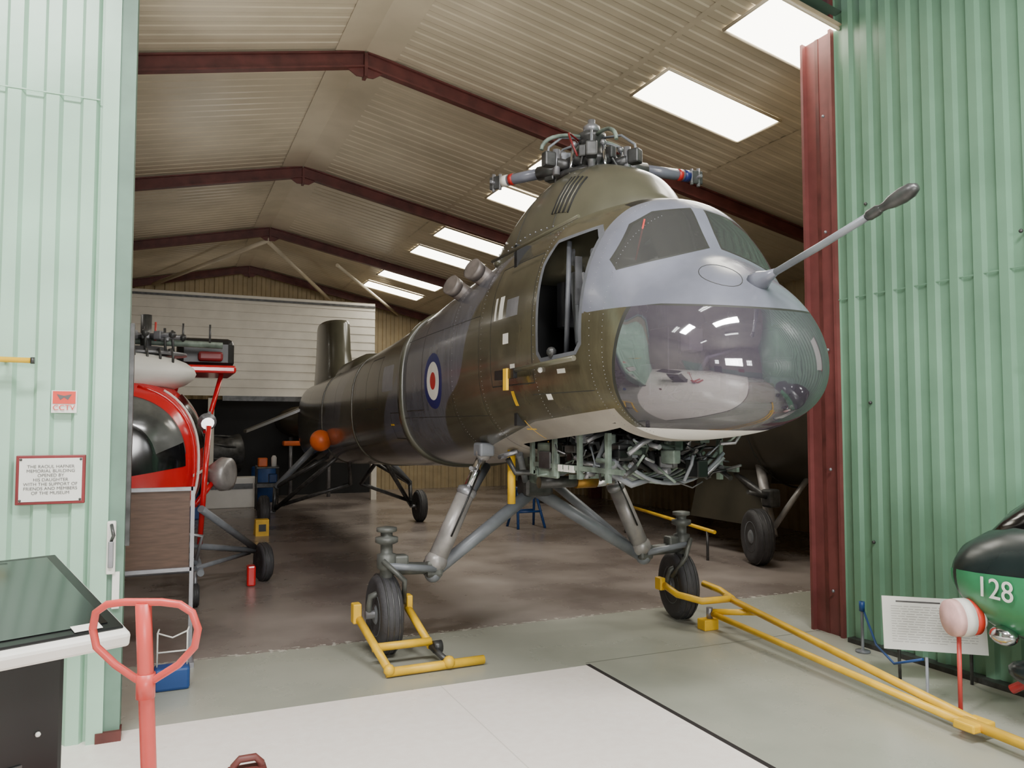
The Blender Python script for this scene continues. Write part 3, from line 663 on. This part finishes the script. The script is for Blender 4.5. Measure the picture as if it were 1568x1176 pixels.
# ------------------------------------------------------------ yellow tow gear
b=B()
b.tube((1.5,6.5,.33),(1.6,5.88,.06),.032,'yellow'); b.tube((1.93,6.5,.36),(2.02,6.15,.12),.032,'yellow'); b.tube((2.02,6.15,.12),(2.08,5.9,.055),.025,'gunmetal')
b.tube((1.54,6.15,.16),(2.02,6.15,.16),.032,'yellow'); b.tube((1.58,5.88,.04),(2.38,5.9,.04),.035,'yellow')
b.box((1.49,6.5,.36),(.07,.1,.16),'yellow',bev=.01); b.box((1.94,6.52,.4),(.05,.1,.14),'yellow',bev=.01); b.sph((2.08,5.88,.06),.05,'yellow',10); b.sph((1.6,5.87,.06),.045,'yellow',10)
b.tube((2.03,6.12,.12),(2.1,6.12,.12),.05,'gunmetal')
b.obj('wheel_tow_fork')
b=B()
b.path([(4.5,6.5,.36),(4.5,6.25,.3),(4.62,6.03,.27),(4.95,6.0,.27),(5.0,6.25,.3),(4.96,6.45,.33)],.032,'yellow')
b.tube((4.95,6.1,.27),(4.58,3.3,.09),.03,'yellow'); b.tube((4.72,6.0,.15),(4.5,3.3,.09),.026,'yellow')
b.tube((4.72,6.0,.17),(5.0,5.7,.2),.028,'yellow'); b.tube((4.54,3.36,.09),(4.44,2.2,.1),.032,'yellow'); b.box((4.54,3.3,.09),(.2,.14,.05),'yellow',bev=.01)
b.box((4.7,6.05,.05),(.16,.12,.1),'yellow',bev=.01); b.tube((4.72,6.05,.1),(4.72,6.05,.2),.03,'steel'); b.box((4.48,6.5,.36),(.06,.1,.12),'yellow',bev=.01)
b.box((4.44,2.2,.05),(.1,.1,.1),'gunmetal'); b.obj('aircraft_tow_bar')
b=B(); b.poly([(1.5,14.55,0),(1.5,14.2,0),(1.5,14.2,.28),(1.5,14.4,.28)],'yellow',.22,(1,0,0)); b.box((1.61,14.19,.14),(.12,.01,.12),'black'); b.obj('wheel_chock')
b=B()
for x in(6.0,6.55):
    for y in(13.2,13.7): b.tube((x,y,0),(x+(.1 if x<6.2 else -.1),13.45,.72),.025,'blue')
b.tube((5.95,13.45,.72),(6.6,13.45,.72),.035,'blue'); b.tube((6.02,13.3,.3),(6.52,13.3,.3),.02,'blue'); b.tube((6.02,13.6,.3),(6.52,13.6,.3),.02,'blue'); b.obj('blue_trestle')

# ------------------------------------------------------------ small red helicopter
sh=empty('red_light_helicopter')
b=B(); cx,cy=-.55,10.2
def ell(y,hw,zb,zt,n=40,e=2.4):
    P=[];zc=(zb+zt)/2
    for j in range(n):
        t=2*math.pi*j/n;c,s=math.cos(t),math.sin(t)
        P.append((cx+hw*math.copysign(abs(c)**(2/e),c),y,zc+(zt-zb)/2*math.copysign(abs(s)**(2/e),s)))
    return P
ys=[9.0,9.05,9.2,9.5,10.0,10.7,11.3,11.8];H=[.12,.5,.78,.93,1.0,.98,.8,.5];ZB=[1.2,.85,.66,.58,.55,.55,.65,.9];ZT=[1.5,1.95,2.22,2.42,2.5,2.5,2.3,2.0]
fine=[9.0+.03*i for i in range(30)]+[9.9+.1*i for i in range(20)]
b.loft([ell(y,hermite(ys,H,y),hermite(ys,ZB,y),hermite(ys,ZT,y)) for y in fine],'red')
def sc(y,t,off=.015):
    hw=hermite(ys,H,y)+off;zb=hermite(ys,ZB,y)-off;zt=hermite(ys,ZT,y)+off;c,s=math.cos(t),math.sin(t);e=2.4
    return V((cx+hw*math.copysign(abs(c)**(2/e),c),y,(zb+zt)/2+(zt-zb)/2*math.copysign(abs(s)**(2/e),s)))
def spatch(ya,yb,ta,tb,k,off=.015,n=12):
    vs=[sc(ya+(yb-ya)*i/n,ta+(tb-ta)*j/n,off) for i in range(n+1) for j in range(n+1)]
    b.add(vs,[(i*(n+1)+j,(i+1)*(n+1)+j,(i+1)*(n+1)+j+1,i*(n+1)+j+1) for i in range(n) for j in range(n)],k)
spatch(9.03,9.215,.14,math.pi/2-.02,'maroon',.006,16); spatch(9.035,9.20,.17,math.pi/2-.05,'greyglass',.012,16); spatch(9.035,9.20,math.pi/2+.05,math.pi-.17,'greyglass',.012,16)
spatch(9.03,9.19,.02,.30,'screen',.016,12); spatch(9.002,9.05,.02,1.5,'screen',.013,12)
spatch(9.5,10.2,.1,.8,'screen'); spatch(9.5,10.2,2.34,3.04,'screen')
spatch(9.25,9.29,-1.0,-.25,'line',.004); spatch(9.3,11.5,-.10,-.07,'white',.02)
b.path([sc(9.45,-.9+1.9*i/20,.01) for i in range(21)],.014,'white'); b.path([sc(9.36,-1.2+2.5*i/20,.0) for i in range(21)],.025,'red')
b.loft([[(cx+.05+hw*math.cos(a),y,2.5+h*math.sin(a)) for a in [2*math.pi*j/24 for j in range(24)]] for y,hw,h in((9.35,.4,.12),(9.5,.72,.2),(9.9,.85,.26),(10.6,.7,.24),(11.2,.3,.15))],'white')
for q in range(9): b.path([(cx-.4+q*.13,9.5,2.6),(cx-.4+q*.13,9.47,2.68),(cx-.38+q*.125,9.6,2.76),(cx-.36+q*.12,9.9,2.78)],.014,'gunmetal',n=6)
b.box((cx+1.05,11.4,2.85),(.7,.9,.4),'black',bev=.08); b.box((cx+1.0,11.2,2.62),(.8,1.2,.1),'red',bev=.03); b.box((cx+1.1,11.0,2.8),(.3,.4,.12),'maroon',bev=.03)
for sg in(0,.5): b.tube((cx+.75+sg,11,2.6),(cx+.55+sg,10.8,1.8),.03,'red')
b.obj('cabin',sh)
b=B()
hx,hy,hz=cx+.35,10.1,2.9
b.tube((hx,hy,2.6),(hx,hy,3.2),.06,'gunmetal')
for a in range(0,360,45):
    d=V((math.cos(math.radians(a)),math.sin(math.radians(a)),0)); o=V((hx,hy,2.95)); b.tube(o,o+d*.4,.03,'steel'); b.tube(o+d*.3+V((0,0,-.2)),o+d*.28+V((0,0,.08)),.015,'gunmetal'); b.sph(o+d*.4,.045,'gunmetal',8); b.box(o+d*.2,(.1,.08,.1),'steel',Matrix.Rotation(math.radians(a),3,'Z'),bev=.01)
b.tube((hx-.7,hy,2.9),(hx+.85,hy+.1,2.88),.04,'baygreen'); b.lathe((hx,hy,2.72),(0,0,1),[(0,.45),(.03,.45),(.04,.3),(.1,.2)],'steel',24)
for q in(-.3,.1,.4,.7): b.tube((hx+q,hy,2.9),(hx+q,hy,3.12),.012,'coral' if q<.2 else 'gunmetal')
b.obj('rotor_head',sh)
b=B()
b.tube((cx+.93,9.5,1.9),(cx+1.03,9.4,2.05),.02,'steel'); b.lathe((cx+1.0,9.4,1.95),(.1,-1,-.2),[(-.08,.04),(0,.09),(.03,.1)],'steel',18); b.sph((cx+1.0,9.39,1.945),.085,'lamp2',14,(1,.4,1))
b.lathe((cx+1.2,9.9,1.33),(1,-.6,0),[(-.15,.1),(0,.2),(.1,.19),(.12,.12),(.12,0.01)],'gearlight',24)
b.tube((cx+.9,9.6,1.0),(cx+1.15,9.9,1.3),.03,'red'); b.tube((cx+.95,9.35,.6),(cx+1.02,9.35,1.9),.03,'red')
for sx in(-.95,.95):
    b.tube((cx+sx,8.95,.35),(cx+sx,11.4,.35),.035,'grey'); b.tube((cx+sx,9.4,.35),(cx+sx*.6,9.5,.75),.03,'grey'); b.tube((cx+sx,10.8,.35),(cx+sx*.6,10.8,.7),.03,'grey')
b.tube((cx+.95,9.2,1.0),(cx+1.6,10.1,.42),.04,'grey'); b.tube((cx+.7,9.3,.62),(cx+1.6,10.1,.38),.035,'grey'); b.tube((cx+.9,9.1,.38),(cx+1.55,10.1,.36),.025,'grey')
wheel(b,(cx+1.72,10.15,.23),(1,.2,0),.23,.14,'gunmetal'); wheel(b,(cx-1.72,10.15,.23),(1,-.2,0),.23,.14,'gunmetal'); b.tube((cx-1.7,10.1,.3),(cx-.7,9.5,.7),.04,'grey')
wheel(b,(cx+.9,8.98,.12),(1,0,0),.12,.08,'steel'); b.tube((cx+.9,8.98,.14),(cx+.9,9.02,.36),.02,'steel')
b.tube((cx+.9,9.1,.36),(cx-.9,9.1,.36),.025,'steel'); b.box((cx+1.55,9.9,.12),(.1,.15,.24),'red',bev=.02)
b.path([(cx+.9,8.9,.5),(cx+.95,8.85,.75),(cx+.7,8.85,.8)],.02,'steel')
b.obj('landing_gear',sh)
b=B(); 
b.box((-.15,7.0,1.06),(.74,.03,.62),'wood'); b.box((-.15,6.98,1.385),(.78,.04,.03),'steel'); b.box((-.15,6.98,.735),(.78,.04,.03),'steel')
for x in(-.54,.24): b.box((x,6.98,.7),(.03,.04,1.4),'steel')
b.box((-.54,7,.02),(.05,.5,.04),'steel'); b.box((.24,7,.02),(.05,.5,.04),'steel'); b.obj('display_board_stand')
b=B()
b.box((.1,6.3,.08),(.24,.16,.16),'blue',bev=.02)
for q in(.0,.2): b.path([(q,6.3,.14),(q,6.3,.40),(q+.01,6.33,.42)],.006,'white',n=6)
b.path([(.0,6.3,.40),(.1,6.3,.36),(.2,6.3,.40)],.006,'white',n=6); b.tube((0,6.3,.26),(.2,6.3,.26),.006,'white',n=6); b.obj('blue_tool_carrier')

b=B()
b.box((1.45,19.5,.35),(1.2,.5,.7),'white',bev=.02); b.box((1.45,19.22,.5),(1.0,.02,.12),'gunmetal'); b.obj('white_plinth')
b=B(); b.lathe((1.2,21.2,1.2),(1,.2,0),[(-.7,.2),(-.6,.45),(-.3,.5),(.2,.42),(.6,.5),(.7,.3)],'gunmetal',24)
for q in range(8): a=q*.8; b.tube((.6,21.1+.5*math.cos(a),1.2+.5*math.sin(a)),(1.7,21.3+.45*math.cos(a+.4),1.2+.45*math.sin(a+.4)),.03,'gunmetal')
for x in(.8,1.6): b.tube((x,20.8,0),(x,21.0,.8),.05,'blue'); b.tube((x,21.5,0),(x,21.3,.8),.05,'blue')
b.obj('aero_engine_on_stand')
b=B(); b.lathe((2.35,20.6,0),(0,0,1),[(0,.28),(.02,.3),(.4,.3),(.42,.31),(.44,.3),(.85,.3),(.88,.28)],'blue',24); b.obj('oil_drum')
b=B()
b.box((2.2,18.7,.55),(.5,.35,.1),'gunmetal',bev=.01); b.box((2.2,18.7,.95),(.5,.35,.04),'gunmetal',bev=.01)
for x in(1.97,2.43):
    for y in(18.55,18.85): b.tube((x,y,0),(x,y,1.0),.015,'gunmetal')
b.box((2.1,18.7,1.07),(.2,.2,.2),'orange',bev=.02); b.box((2.33,18.7,.70),(.18,.2,.2),'blue',bev=.02); b.lathe((2.35,18.7,.97),(0,0,1),[(0,.06),(.2,.06),(.25,.03)],'white',12); b.obj('workshop_trolley')
b=B(); b.box((.55,17.4,.2),(.5,.35,.4),'plastic_blue',bev=.02); b.box((.55,17.22,.3),(.3,.02,.08),'dark'); b.obj('blue_crate')
b=B(); b.loft([[(3.6+r*math.cos(a)*1.0,y,2.0+r*math.sin(a)*.5) for a in [2*math.pi*j/18 for j in range(18)]] for y,r in((20.6,.2),(20.9,.8),(21.6,.9),(22.0,.6))],'bomber'); b.tube((3.1,21.3,0),(3.1,21.3,1.6),.05,'steel'); b.tube((4.1,21.3,0),(4.1,21.3,1.6),.05,'steel'); b.box((3.2,20.6,1.45),(.8,.3,.12),'orange',bev=.03); b.obj('stored_airframe_section')

# ------------------------------------------------------------ dark aircraft at right inside
da=empty('dark_green_aircraft')
b=B(); ax_,az=8.6,2.15
b.loft([[(ax_+r*math.cos(a),y,az+r*1.05*math.sin(a)) for a in [2*math.pi*j/36 for j in range(36)]] for y,r in((6.9,.15),(7.1,.5),(7.6,.85),(8.4,1.05),(10,1.1),(16,1.05),(19,.7),(20.5,.2))],'bomber')
b.poly([(7.7,10.8,1.75),(5.9,11.8,1.95),(5.6,13.2,1.95),(7.7,13.6,1.75)],'bomber',.18,(0,0,1))
b.box((8.6,18.9,3.2),(.12,1.6,1.5),'bomber',bev=.04)
for q in range(5): b.path([(ax_+1.11*math.cos(a),8.8+q*1.6,az+1.16*math.sin(a)) for a in [math.pi*.5+math.pi*j/16 for j in range(17)]],.012,'line',n=6)
b.obj('airframe',da)
b=B()
wheel(b,(7.5,8.55,.38),(1,-.35,0),.38,.24,'grey'); b.tube((7.72,8.5,.38),(7.95,9.0,1.4),.07,'gearlight'); b.tube((7.5,8.55,.38),(7.75,8.5,.38),.04,'steel'); b.tube((7.75,8.5,.5),(8.3,8.3,1.3),.04,'gearlight'); b.tube((7.72,8.5,.85),(8.1,10,1.3),.05,'gunmetal')
b.tube((7.7,8.5,.9),(7.3,8.5,1.0),.03,'gunmetal'); b.box((7.7,8.5,.9),(.18,.2,.25),'gunmetal',bev=.03)
wheel(b,(9.6,8.55,.38),(1,.35,0),.38,.24,'grey'); b.tube((9.4,8.5,.38),(9.2,9.0,1.4),.07,'gearlight')
b.box((7.9,9.6,.9),(.06,1.6,.9),'bomber',Matrix.Rotation(.25,3,'Y'))
wheel(b,(8.6,17.5,.25),(1,0,0),.25,.15,'grey'); b.tube((8.6,17.5,.25),(8.6,17.5,1.3),.05,'gunmetal')
b.obj('landing_gear',da)
b=B(); b.tube((7.05,8.9,.42),(7.6,12.3,.5),.026,'yellow'); b.tube((7.08,9.1,0),(7.08,9.1,.42),.02,'gunmetal'); b.tube((7.55,12,0),(7.55,12,.48),.02,'gunmetal'); b.obj('yellow_rail')

# ------------------------------------------------------------ wall signs & fittings left
e=empty('cctv_sign'); b=B(); b.box((-.545,LW-.005,2.045),(.135,.006,.135),'white'); b.box((-.545,LW-.01,2.07),(.12,.006,.075),'signred')
b.poly([(-.585,LW-.015,2.09),(-.565,LW-.015,2.055),(-.545,LW-.015,2.07),(-.525,LW-.015,2.055),(-.505,LW-.015,2.09),(-.545,LW-.015,2.08)],'ink'); b.obj('sign_plate',e)
text('sign_text','CCTV',.045,(-.545,LW-.015,2.008),(math.pi/2,0,0),'signred',e)
e=empty('memorial_plaque'); b=B(); b.box((-.60,LW-.012,1.58),(.36,.03,.29),'maroon',bev=.004); b.box((-.60,LW-.028,1.58),(.325,.006,.255),'paper')
for sx in(-.155,.155):
    for sz in(-.12,.12): b.sph((-.6+sx,LW-.033,1.58+sz),.008,'gunmetal',6)
b.obj('plaque_frame',e)
text('plaque_text','THE RAOUL HAFNER\nMEMORIAL BUILDING\nOPENED BY\nHIS DAUGHTER\nWITH THE SUPPORT OF\nFRIENDS AND MEMBERS\nOF THE MUSEUM',.026,(-.60,LW-.034,1.58),(math.pi/2,0,0),'ink',e,.0002)
b=B(); b.tube((-1.6,LW-.12,2.29),(-.71,LW-.12,2.28),.016,'yellow'); b.tube((-.71,LW-.12,2.28),(-.69,LW-.12,2.28),.02,'gunmetal'); b.tube((-1.4,LW-.12,2.29),(-1.4,LW+.03,2.29),.012,'yellow'); b.tube((-.85,LW-.12,2.285),(-.85,LW+.03,2.285),.012,'yellow'); b.obj('yellow_handrail')
b=B(); b.box((-.27,LW-.02,1.16),(.05,.05,.32),'white',bev=.008); b.box((-.27,LW-.05,1.12),(.03,.03,.16),'steel',bev=.006); b.path([(-.27,LW-.04,1.2),(-.255,LW-.1,1.24),(-.27,LW-.05,1.3)],.01,'gunmetal'); b.box((-.24,LW-.01,.9),(.04,.04,.22),'white'); b.box((-.26,LW+.02,.03),(.14,.12,.06),'redsteel'); b.obj('door_bolt_fitting')
# ------------------------------------------------------------ kiosk
e=empty('touchscreen_kiosk')
u=V((-.9135,-.4067,0)); v=V((-.4067*.97,.9135*.97,.24)).normalized(); n=u.cross(v).normalized()
if n.z<0: n=-n
A=V((-.09,3.42,1.1)); R=Matrix((u,v,n)).transposed(); W_,H_=1.0,.86
b=B(); c=A+u*W_/2+v*H_/2
b.box(c-n*.03,(W_,H_,.06),'white',R,bev=.015); b.box(c+n*.004+v*.015,(W_-.03,H_-.06,.012),'black',R,bev=.005); b.box(c+n*.012+v*.02,(W_-.12,H_-.14,.004),'screen',R)
b.box(A+u*.14+v*.08+n*.014,(.1,.05,.002),'white',R); b.box(A+u*.3+v*.79+n*.013,(.16,.02,.002),'grey',R)
b.obj('screen',e)
Rz=Matrix((u,V((-.4067,.9135,0)),V((0,0,1)))).transposed()
b=B(); F_=V((-.4067,.9135,0)); cc=A+u*.53+F_*.30; b.box((cc.x,cc.y,.52),(.68,.34,1.04),'black',Rz,bev=.02); b.box((cc.x,cc.y,.04),(.76,.5,.08),'gunmetal',Rz,bev=.02)
fr_=cc-F_*.175
for q in range(8): b.box((fr_.x-u.x*.1,fr_.y-u.y*.1,.45+q*.03),(.2,.008,.01),'gunmetal',Rz)
b.sph((fr_.x-u.x*.25,fr_.y-u.y*.25,.76),.01,'white',8)
b.obj('stand',e)
# ------------------------------------------------------------ pallet truck with loop handle
b=B(); F=V((.4067,.9135,0)); Rr=V((.9135,-.4067,0)); o=F*2.62-Rr*1.215
def hp(r,f,z): q=o+Rr*r+F*f; return V((q.x,q.y,z))
lean=lambda z:(z-1.3)*-.12
loop=[(-.17,1.23),(-.158,1.285),(-.12,1.312),(-.06,1.32),(.06,1.32),(.12,1.312),(.16,1.285),(.178,1.23),(.165,1.17),(.11,1.11),(.03,1.06),(0,1.05),(-.03,1.06),(-.1,1.11),(-.16,1.17),(-.17,1.23)]
b.path([hp(r,lean(z),z) for r,z in loop],.0125,'coral',cap=False)
b.path([hp(0,lean(z),z) for z in(1.318,1.15,1.04,.8,.25)],.025,'coral')
b.tube(hp(0,lean(1.06),1.08),hp(0,lean(1.06),1.0),.03,'coral')
b.tube(hp(-.1,0.12,.12),hp(.1,.12,.12),.09,'rubber'); b.box(hp(0,.14,.3),(.3,.2,.22),'coral',bev=.03)
for r in(-.2,.2): b.box(hp(r,-.75,.12),(.16,1.2,.06),'coral',Matrix.Rotation(math.radians(-24),3,'Z'),bev=.02); 
for r in(-.2,.2): b.tube(hp(r-.04,-1.2,.06),hp(r+.04,-1.2,.06),.06,'rubber')
b.box(hp(0,-.12,.16),(.5,.12,.16),'coral',Matrix.Rotation(math.radians(-24),3,'Z'),bev=.02)
b.obj('pallet_truck')
b=B(); q=V((.46,4.56,0)) ; 
b.path([(q.x-.07,q.y,.0),(q.x-.07,q.y,.07),(q.x-.04,q.y,.1),(q.x+.04,q.y,.1),(q.x+.07,q.y,.07),(q.x+.07,q.y,.0)],.02,'redsteel'); b.box((q.x,q.y,.025),(.2,.12,.05),'redsteel',bev=.01); b.obj('floor_anchor_bracket')

# ------------------------------------------------------------ right foreground
e=empty('information_board')
P0=V((4.93,4.28,.25));P1=V((5.46,3.84,.25)); uu=(P1-P0).normalized(); vv=V((.1,.12,1)).normalized(); vv=(vv-uu*vv.dot(uu)).normalized(); nn=uu.cross(vv)
R=Matrix((uu,vv,nn)).transposed(); c=(P0+P1)/2+vv*.19
b=B(); b.box(c,((P1-P0).length,.38,.012),'paper',R)
for t in(.15,.85): q=P0.lerp(P1,t)+vv*.1-nn*.012; b.tube(q,(q.x+.08,q.y+.06,0),.012,'gunmetal')
off=nn*.0065 if nn.dot(V((0,-1,0)))>0 else nn*-.0065
for q in range(15):
    x_=-.29
    while x_<.27:
        wl=random.uniform(.03,.09); wl=min(wl,.29-x_)
        if not(q%5==4 and x_>.05): b.box(c+off+vv*(.12-.018*q)+uu*(x_+wl/2),(wl-.01,.0035,.0006),'inklight',R)
        x_+=wl
b.box(c+off+vv*.155-uu*.1,(.3,.012,.0006),'ink',R); b.obj('board',e)
b=B(); b.lathe((5.42,4.92,0),(0,0,1),[(0,.06),(.015,.06),(.02,.012),(.34,.012),(.35,.02),(.4,.022),(.42,.01)],'grey',14); b.tube((5.42,4.92,.34),(5.42,4.92,.42),.023,'blue')
b.path([(5.42,4.9,.34),(5.1,4.5,.2),(4.82,4.1,.2),(4.8,3.85,.3)],.009,'blue'); b.lathe((4.8,3.82,0),(0,0,1),[(0,.05),(.015,.05),(.02,.01),(.32,.01)],'grey',12)
b.obj('rope_barrier')
b=B(); pc=V((4.745,3.60,.64)); dx=V((.85,-.35,.04)).normalized()
b.lathe(pc,dx,[(0,.0),(0,.115),(.02,.12),(.05,.12)],'pink',28); b.lathe(pc,dx,[(.05,.122),(.12,.122)],'white',28); b.lathe(pc,dx,[(.12,.12),(.17,.115)],'signred',28); b.lathe(pc,dx,[(.17,.115),(.21,.08),(.22,.02)],'white',28)
b.tube(pc+V((.06,-.02,-.1)),(4.80,3.58,0),.014,'coral'); b.lathe((4.80,3.58,0),(0,0,1),[(0,.06),(.015,.06),(.02,.02)],'coral',20); b.obj('red_white_marker')
je=empty('jet_aircraft_nose'); b=B(); jx,jz=5.14,.86
def jr(y,r,zc,sz=1): return [(jx+r*math.cos(a),y,zc+r*sz*math.sin(a)) for a in [2*math.pi*j/36 for j in range(36)]]
JS=[(3.80,.03,.9),(3.78,.12,.9),(3.70,.21,.9),(3.55,.30,.9),(3.3,.38,.91),(2.8,.43,.94),(2.0,.46,.98),(.6,.48,1.05)]
b.loft([jr(*q) for q in JS],'jetblack')
b.obj('fuselage',je)
b=B()
def jp(y,a,off=.006):
    r=hermite([-q[0] for q in JS],[q[1] for q in JS],-y)+off; z=hermite([-q[0] for q in JS],[q[2] for q in JS],-y); return (jx+r*math.cos(a),y,z+r*math.sin(a))
def jpatch(ya,yb,a0,a1,k,off=.006,n=14):
    vs=[jp(ya+(yb-ya)*i/n,a0+(a1-a0)*j/n,off) for i in range(n+1) for j in range(n+1)]
    b.add(vs,[(i*(n+1)+j,(i+1)*(n+1)+j,(i+1)*(n+1)+j+1,i*(n+1)+j+1) for i in range(n) for j in range(n)],k)
jpatch(3.77,1.5,math.pi*.95,math.pi*1.3,'jetgreen'); jpatch(3.77,1.5,math.pi*1.3,math.pi*1.5,'chrome',.006)
b.loft([[(jx+hw*math.cos(a),y,1.15+h*math.sin(a)) for a in [math.pi*j/16 for j in range(17)]] for y,hw,h in((3.6,.03,.0),(3.4,.15,.2),(3.1,.24,.42),(2.7,.27,.52),(2.1,.28,.55),(1.4,.2,.4))],'screen')
b.path([(jx-.25,3.0,1.2),(jx-.15,3.0,1.52),(jx,3.0,1.6),(jx+.15,3.0,1.52),(jx+.25,3.0,1.2)],.018,'jetblack')
b.sph((4.87,3.32,.58),.09,'chrome',16,(.7,1,.7)); b.sph((4.97,3.2,.36),.1,'jetblack',14,(1,1.6,.8)); b.tube((5.1,3.0,0.1),(5.12,2.9,.6),.03,'gunmetal'); wheel(b,(5.1,3.0,.14),(1,0,0),.14,.08,'grey')
b.tube((5.05,3.4,.2),(5.12,3.0,.5),.03,'red'); wheel(b,(4.97,1.2,.2),(1,0,0),.2,.1,'grey'); b.tube((4.99,1.2,.2),(5.12,1.2,.7),.03,'gunmetal')
b.obj('skin_and_canopy',je)
t=text('number','128',.18,(4.735,3.28,.88),(math.radians(90),0,math.radians(-98)),'white',je,.002)
b=B(); b.box((5.6,3.28,2.75),(.02,.42,.85),'paper'); b.box((5.59,3.49,2.75),(.03,.02,.9),'maroon'); b.box((5.58,3.48,2.32),(.04,.05,.05),'red'); b.obj('wall_notice')
b=B(); b.box((5.6,1.9,.02),(.1,6.6,.04),'gunmetal'); b.obj('trim_4')

# ------------------------------------------------------------ lights
def area(name,loc,sx,sy,power,col=(1,1,1),rot=(0,0,0)):
    l=bpy.data.lights.new(name,'AREA'); l.shape='RECTANGLE'; l.size=sx; l.size_y=sy; l.energy=power; l.color=col
    o=bpy.data.objects.new(name,l); C.scene.collection.objects.link(o); o.location=loc; o.rotation_euler=rot; return o
area('hall_light',(-1.5,1.8,6.3),2.2,.6,480,(1,.985,.96)); area('hall_light.001',(2.4,.6,6.3),2.2,.6,520,(1,.985,.96))
area('hall_window_light',(.6,-6.5,3.5),3.5,1.6,500,(1,.985,.97),(math.radians(90),0,0))
for i,y in enumerate((7.2,11.2,15.7,20.2)):
    area('skylight_light.%03d'%i,(5.7,y,roofz(5.7)-.15),1.5,2.2,(80,55,42,34)[i],(1,.96,.88),(0,math.radians(12),0))
    area('hangar_fill.%03d'%i,(-1.8,y+.2,5.1),.3,1.5,(20,18,16,16)[i],(1,.95,.86))  # added fill without a fitting, brightens the enclosed hangar
    area('roof_fill.%03d'%i,(1.4,y+.5,3.9),1.2,1.2,(20,10,8,8)[i],(1,.95,.87),(math.pi,0,0))  # unseen upward fill, added to brighten the roof sheets
w=bpy.data.worlds.new('world'); C.scene.world=w; w.use_nodes=True; w.node_tree.nodes['Background'].inputs[0].default_value=(.8,.87,1,1); w.node_tree.nodes['Background'].inputs[1].default_value=.5
cd=bpy.data.cameras.new('camera'); cam=bpy.data.objects.new('camera',cd); C.scene.collection.objects.link(cam)
cam.location=(0,0,1.9); cam.rotation_euler=(math.radians(93.05),0,math.radians(-24)); cd.sensor_width=36; cd.lens=1200/1568*36; cd.clip_start=.05
C.scene.camera=cam
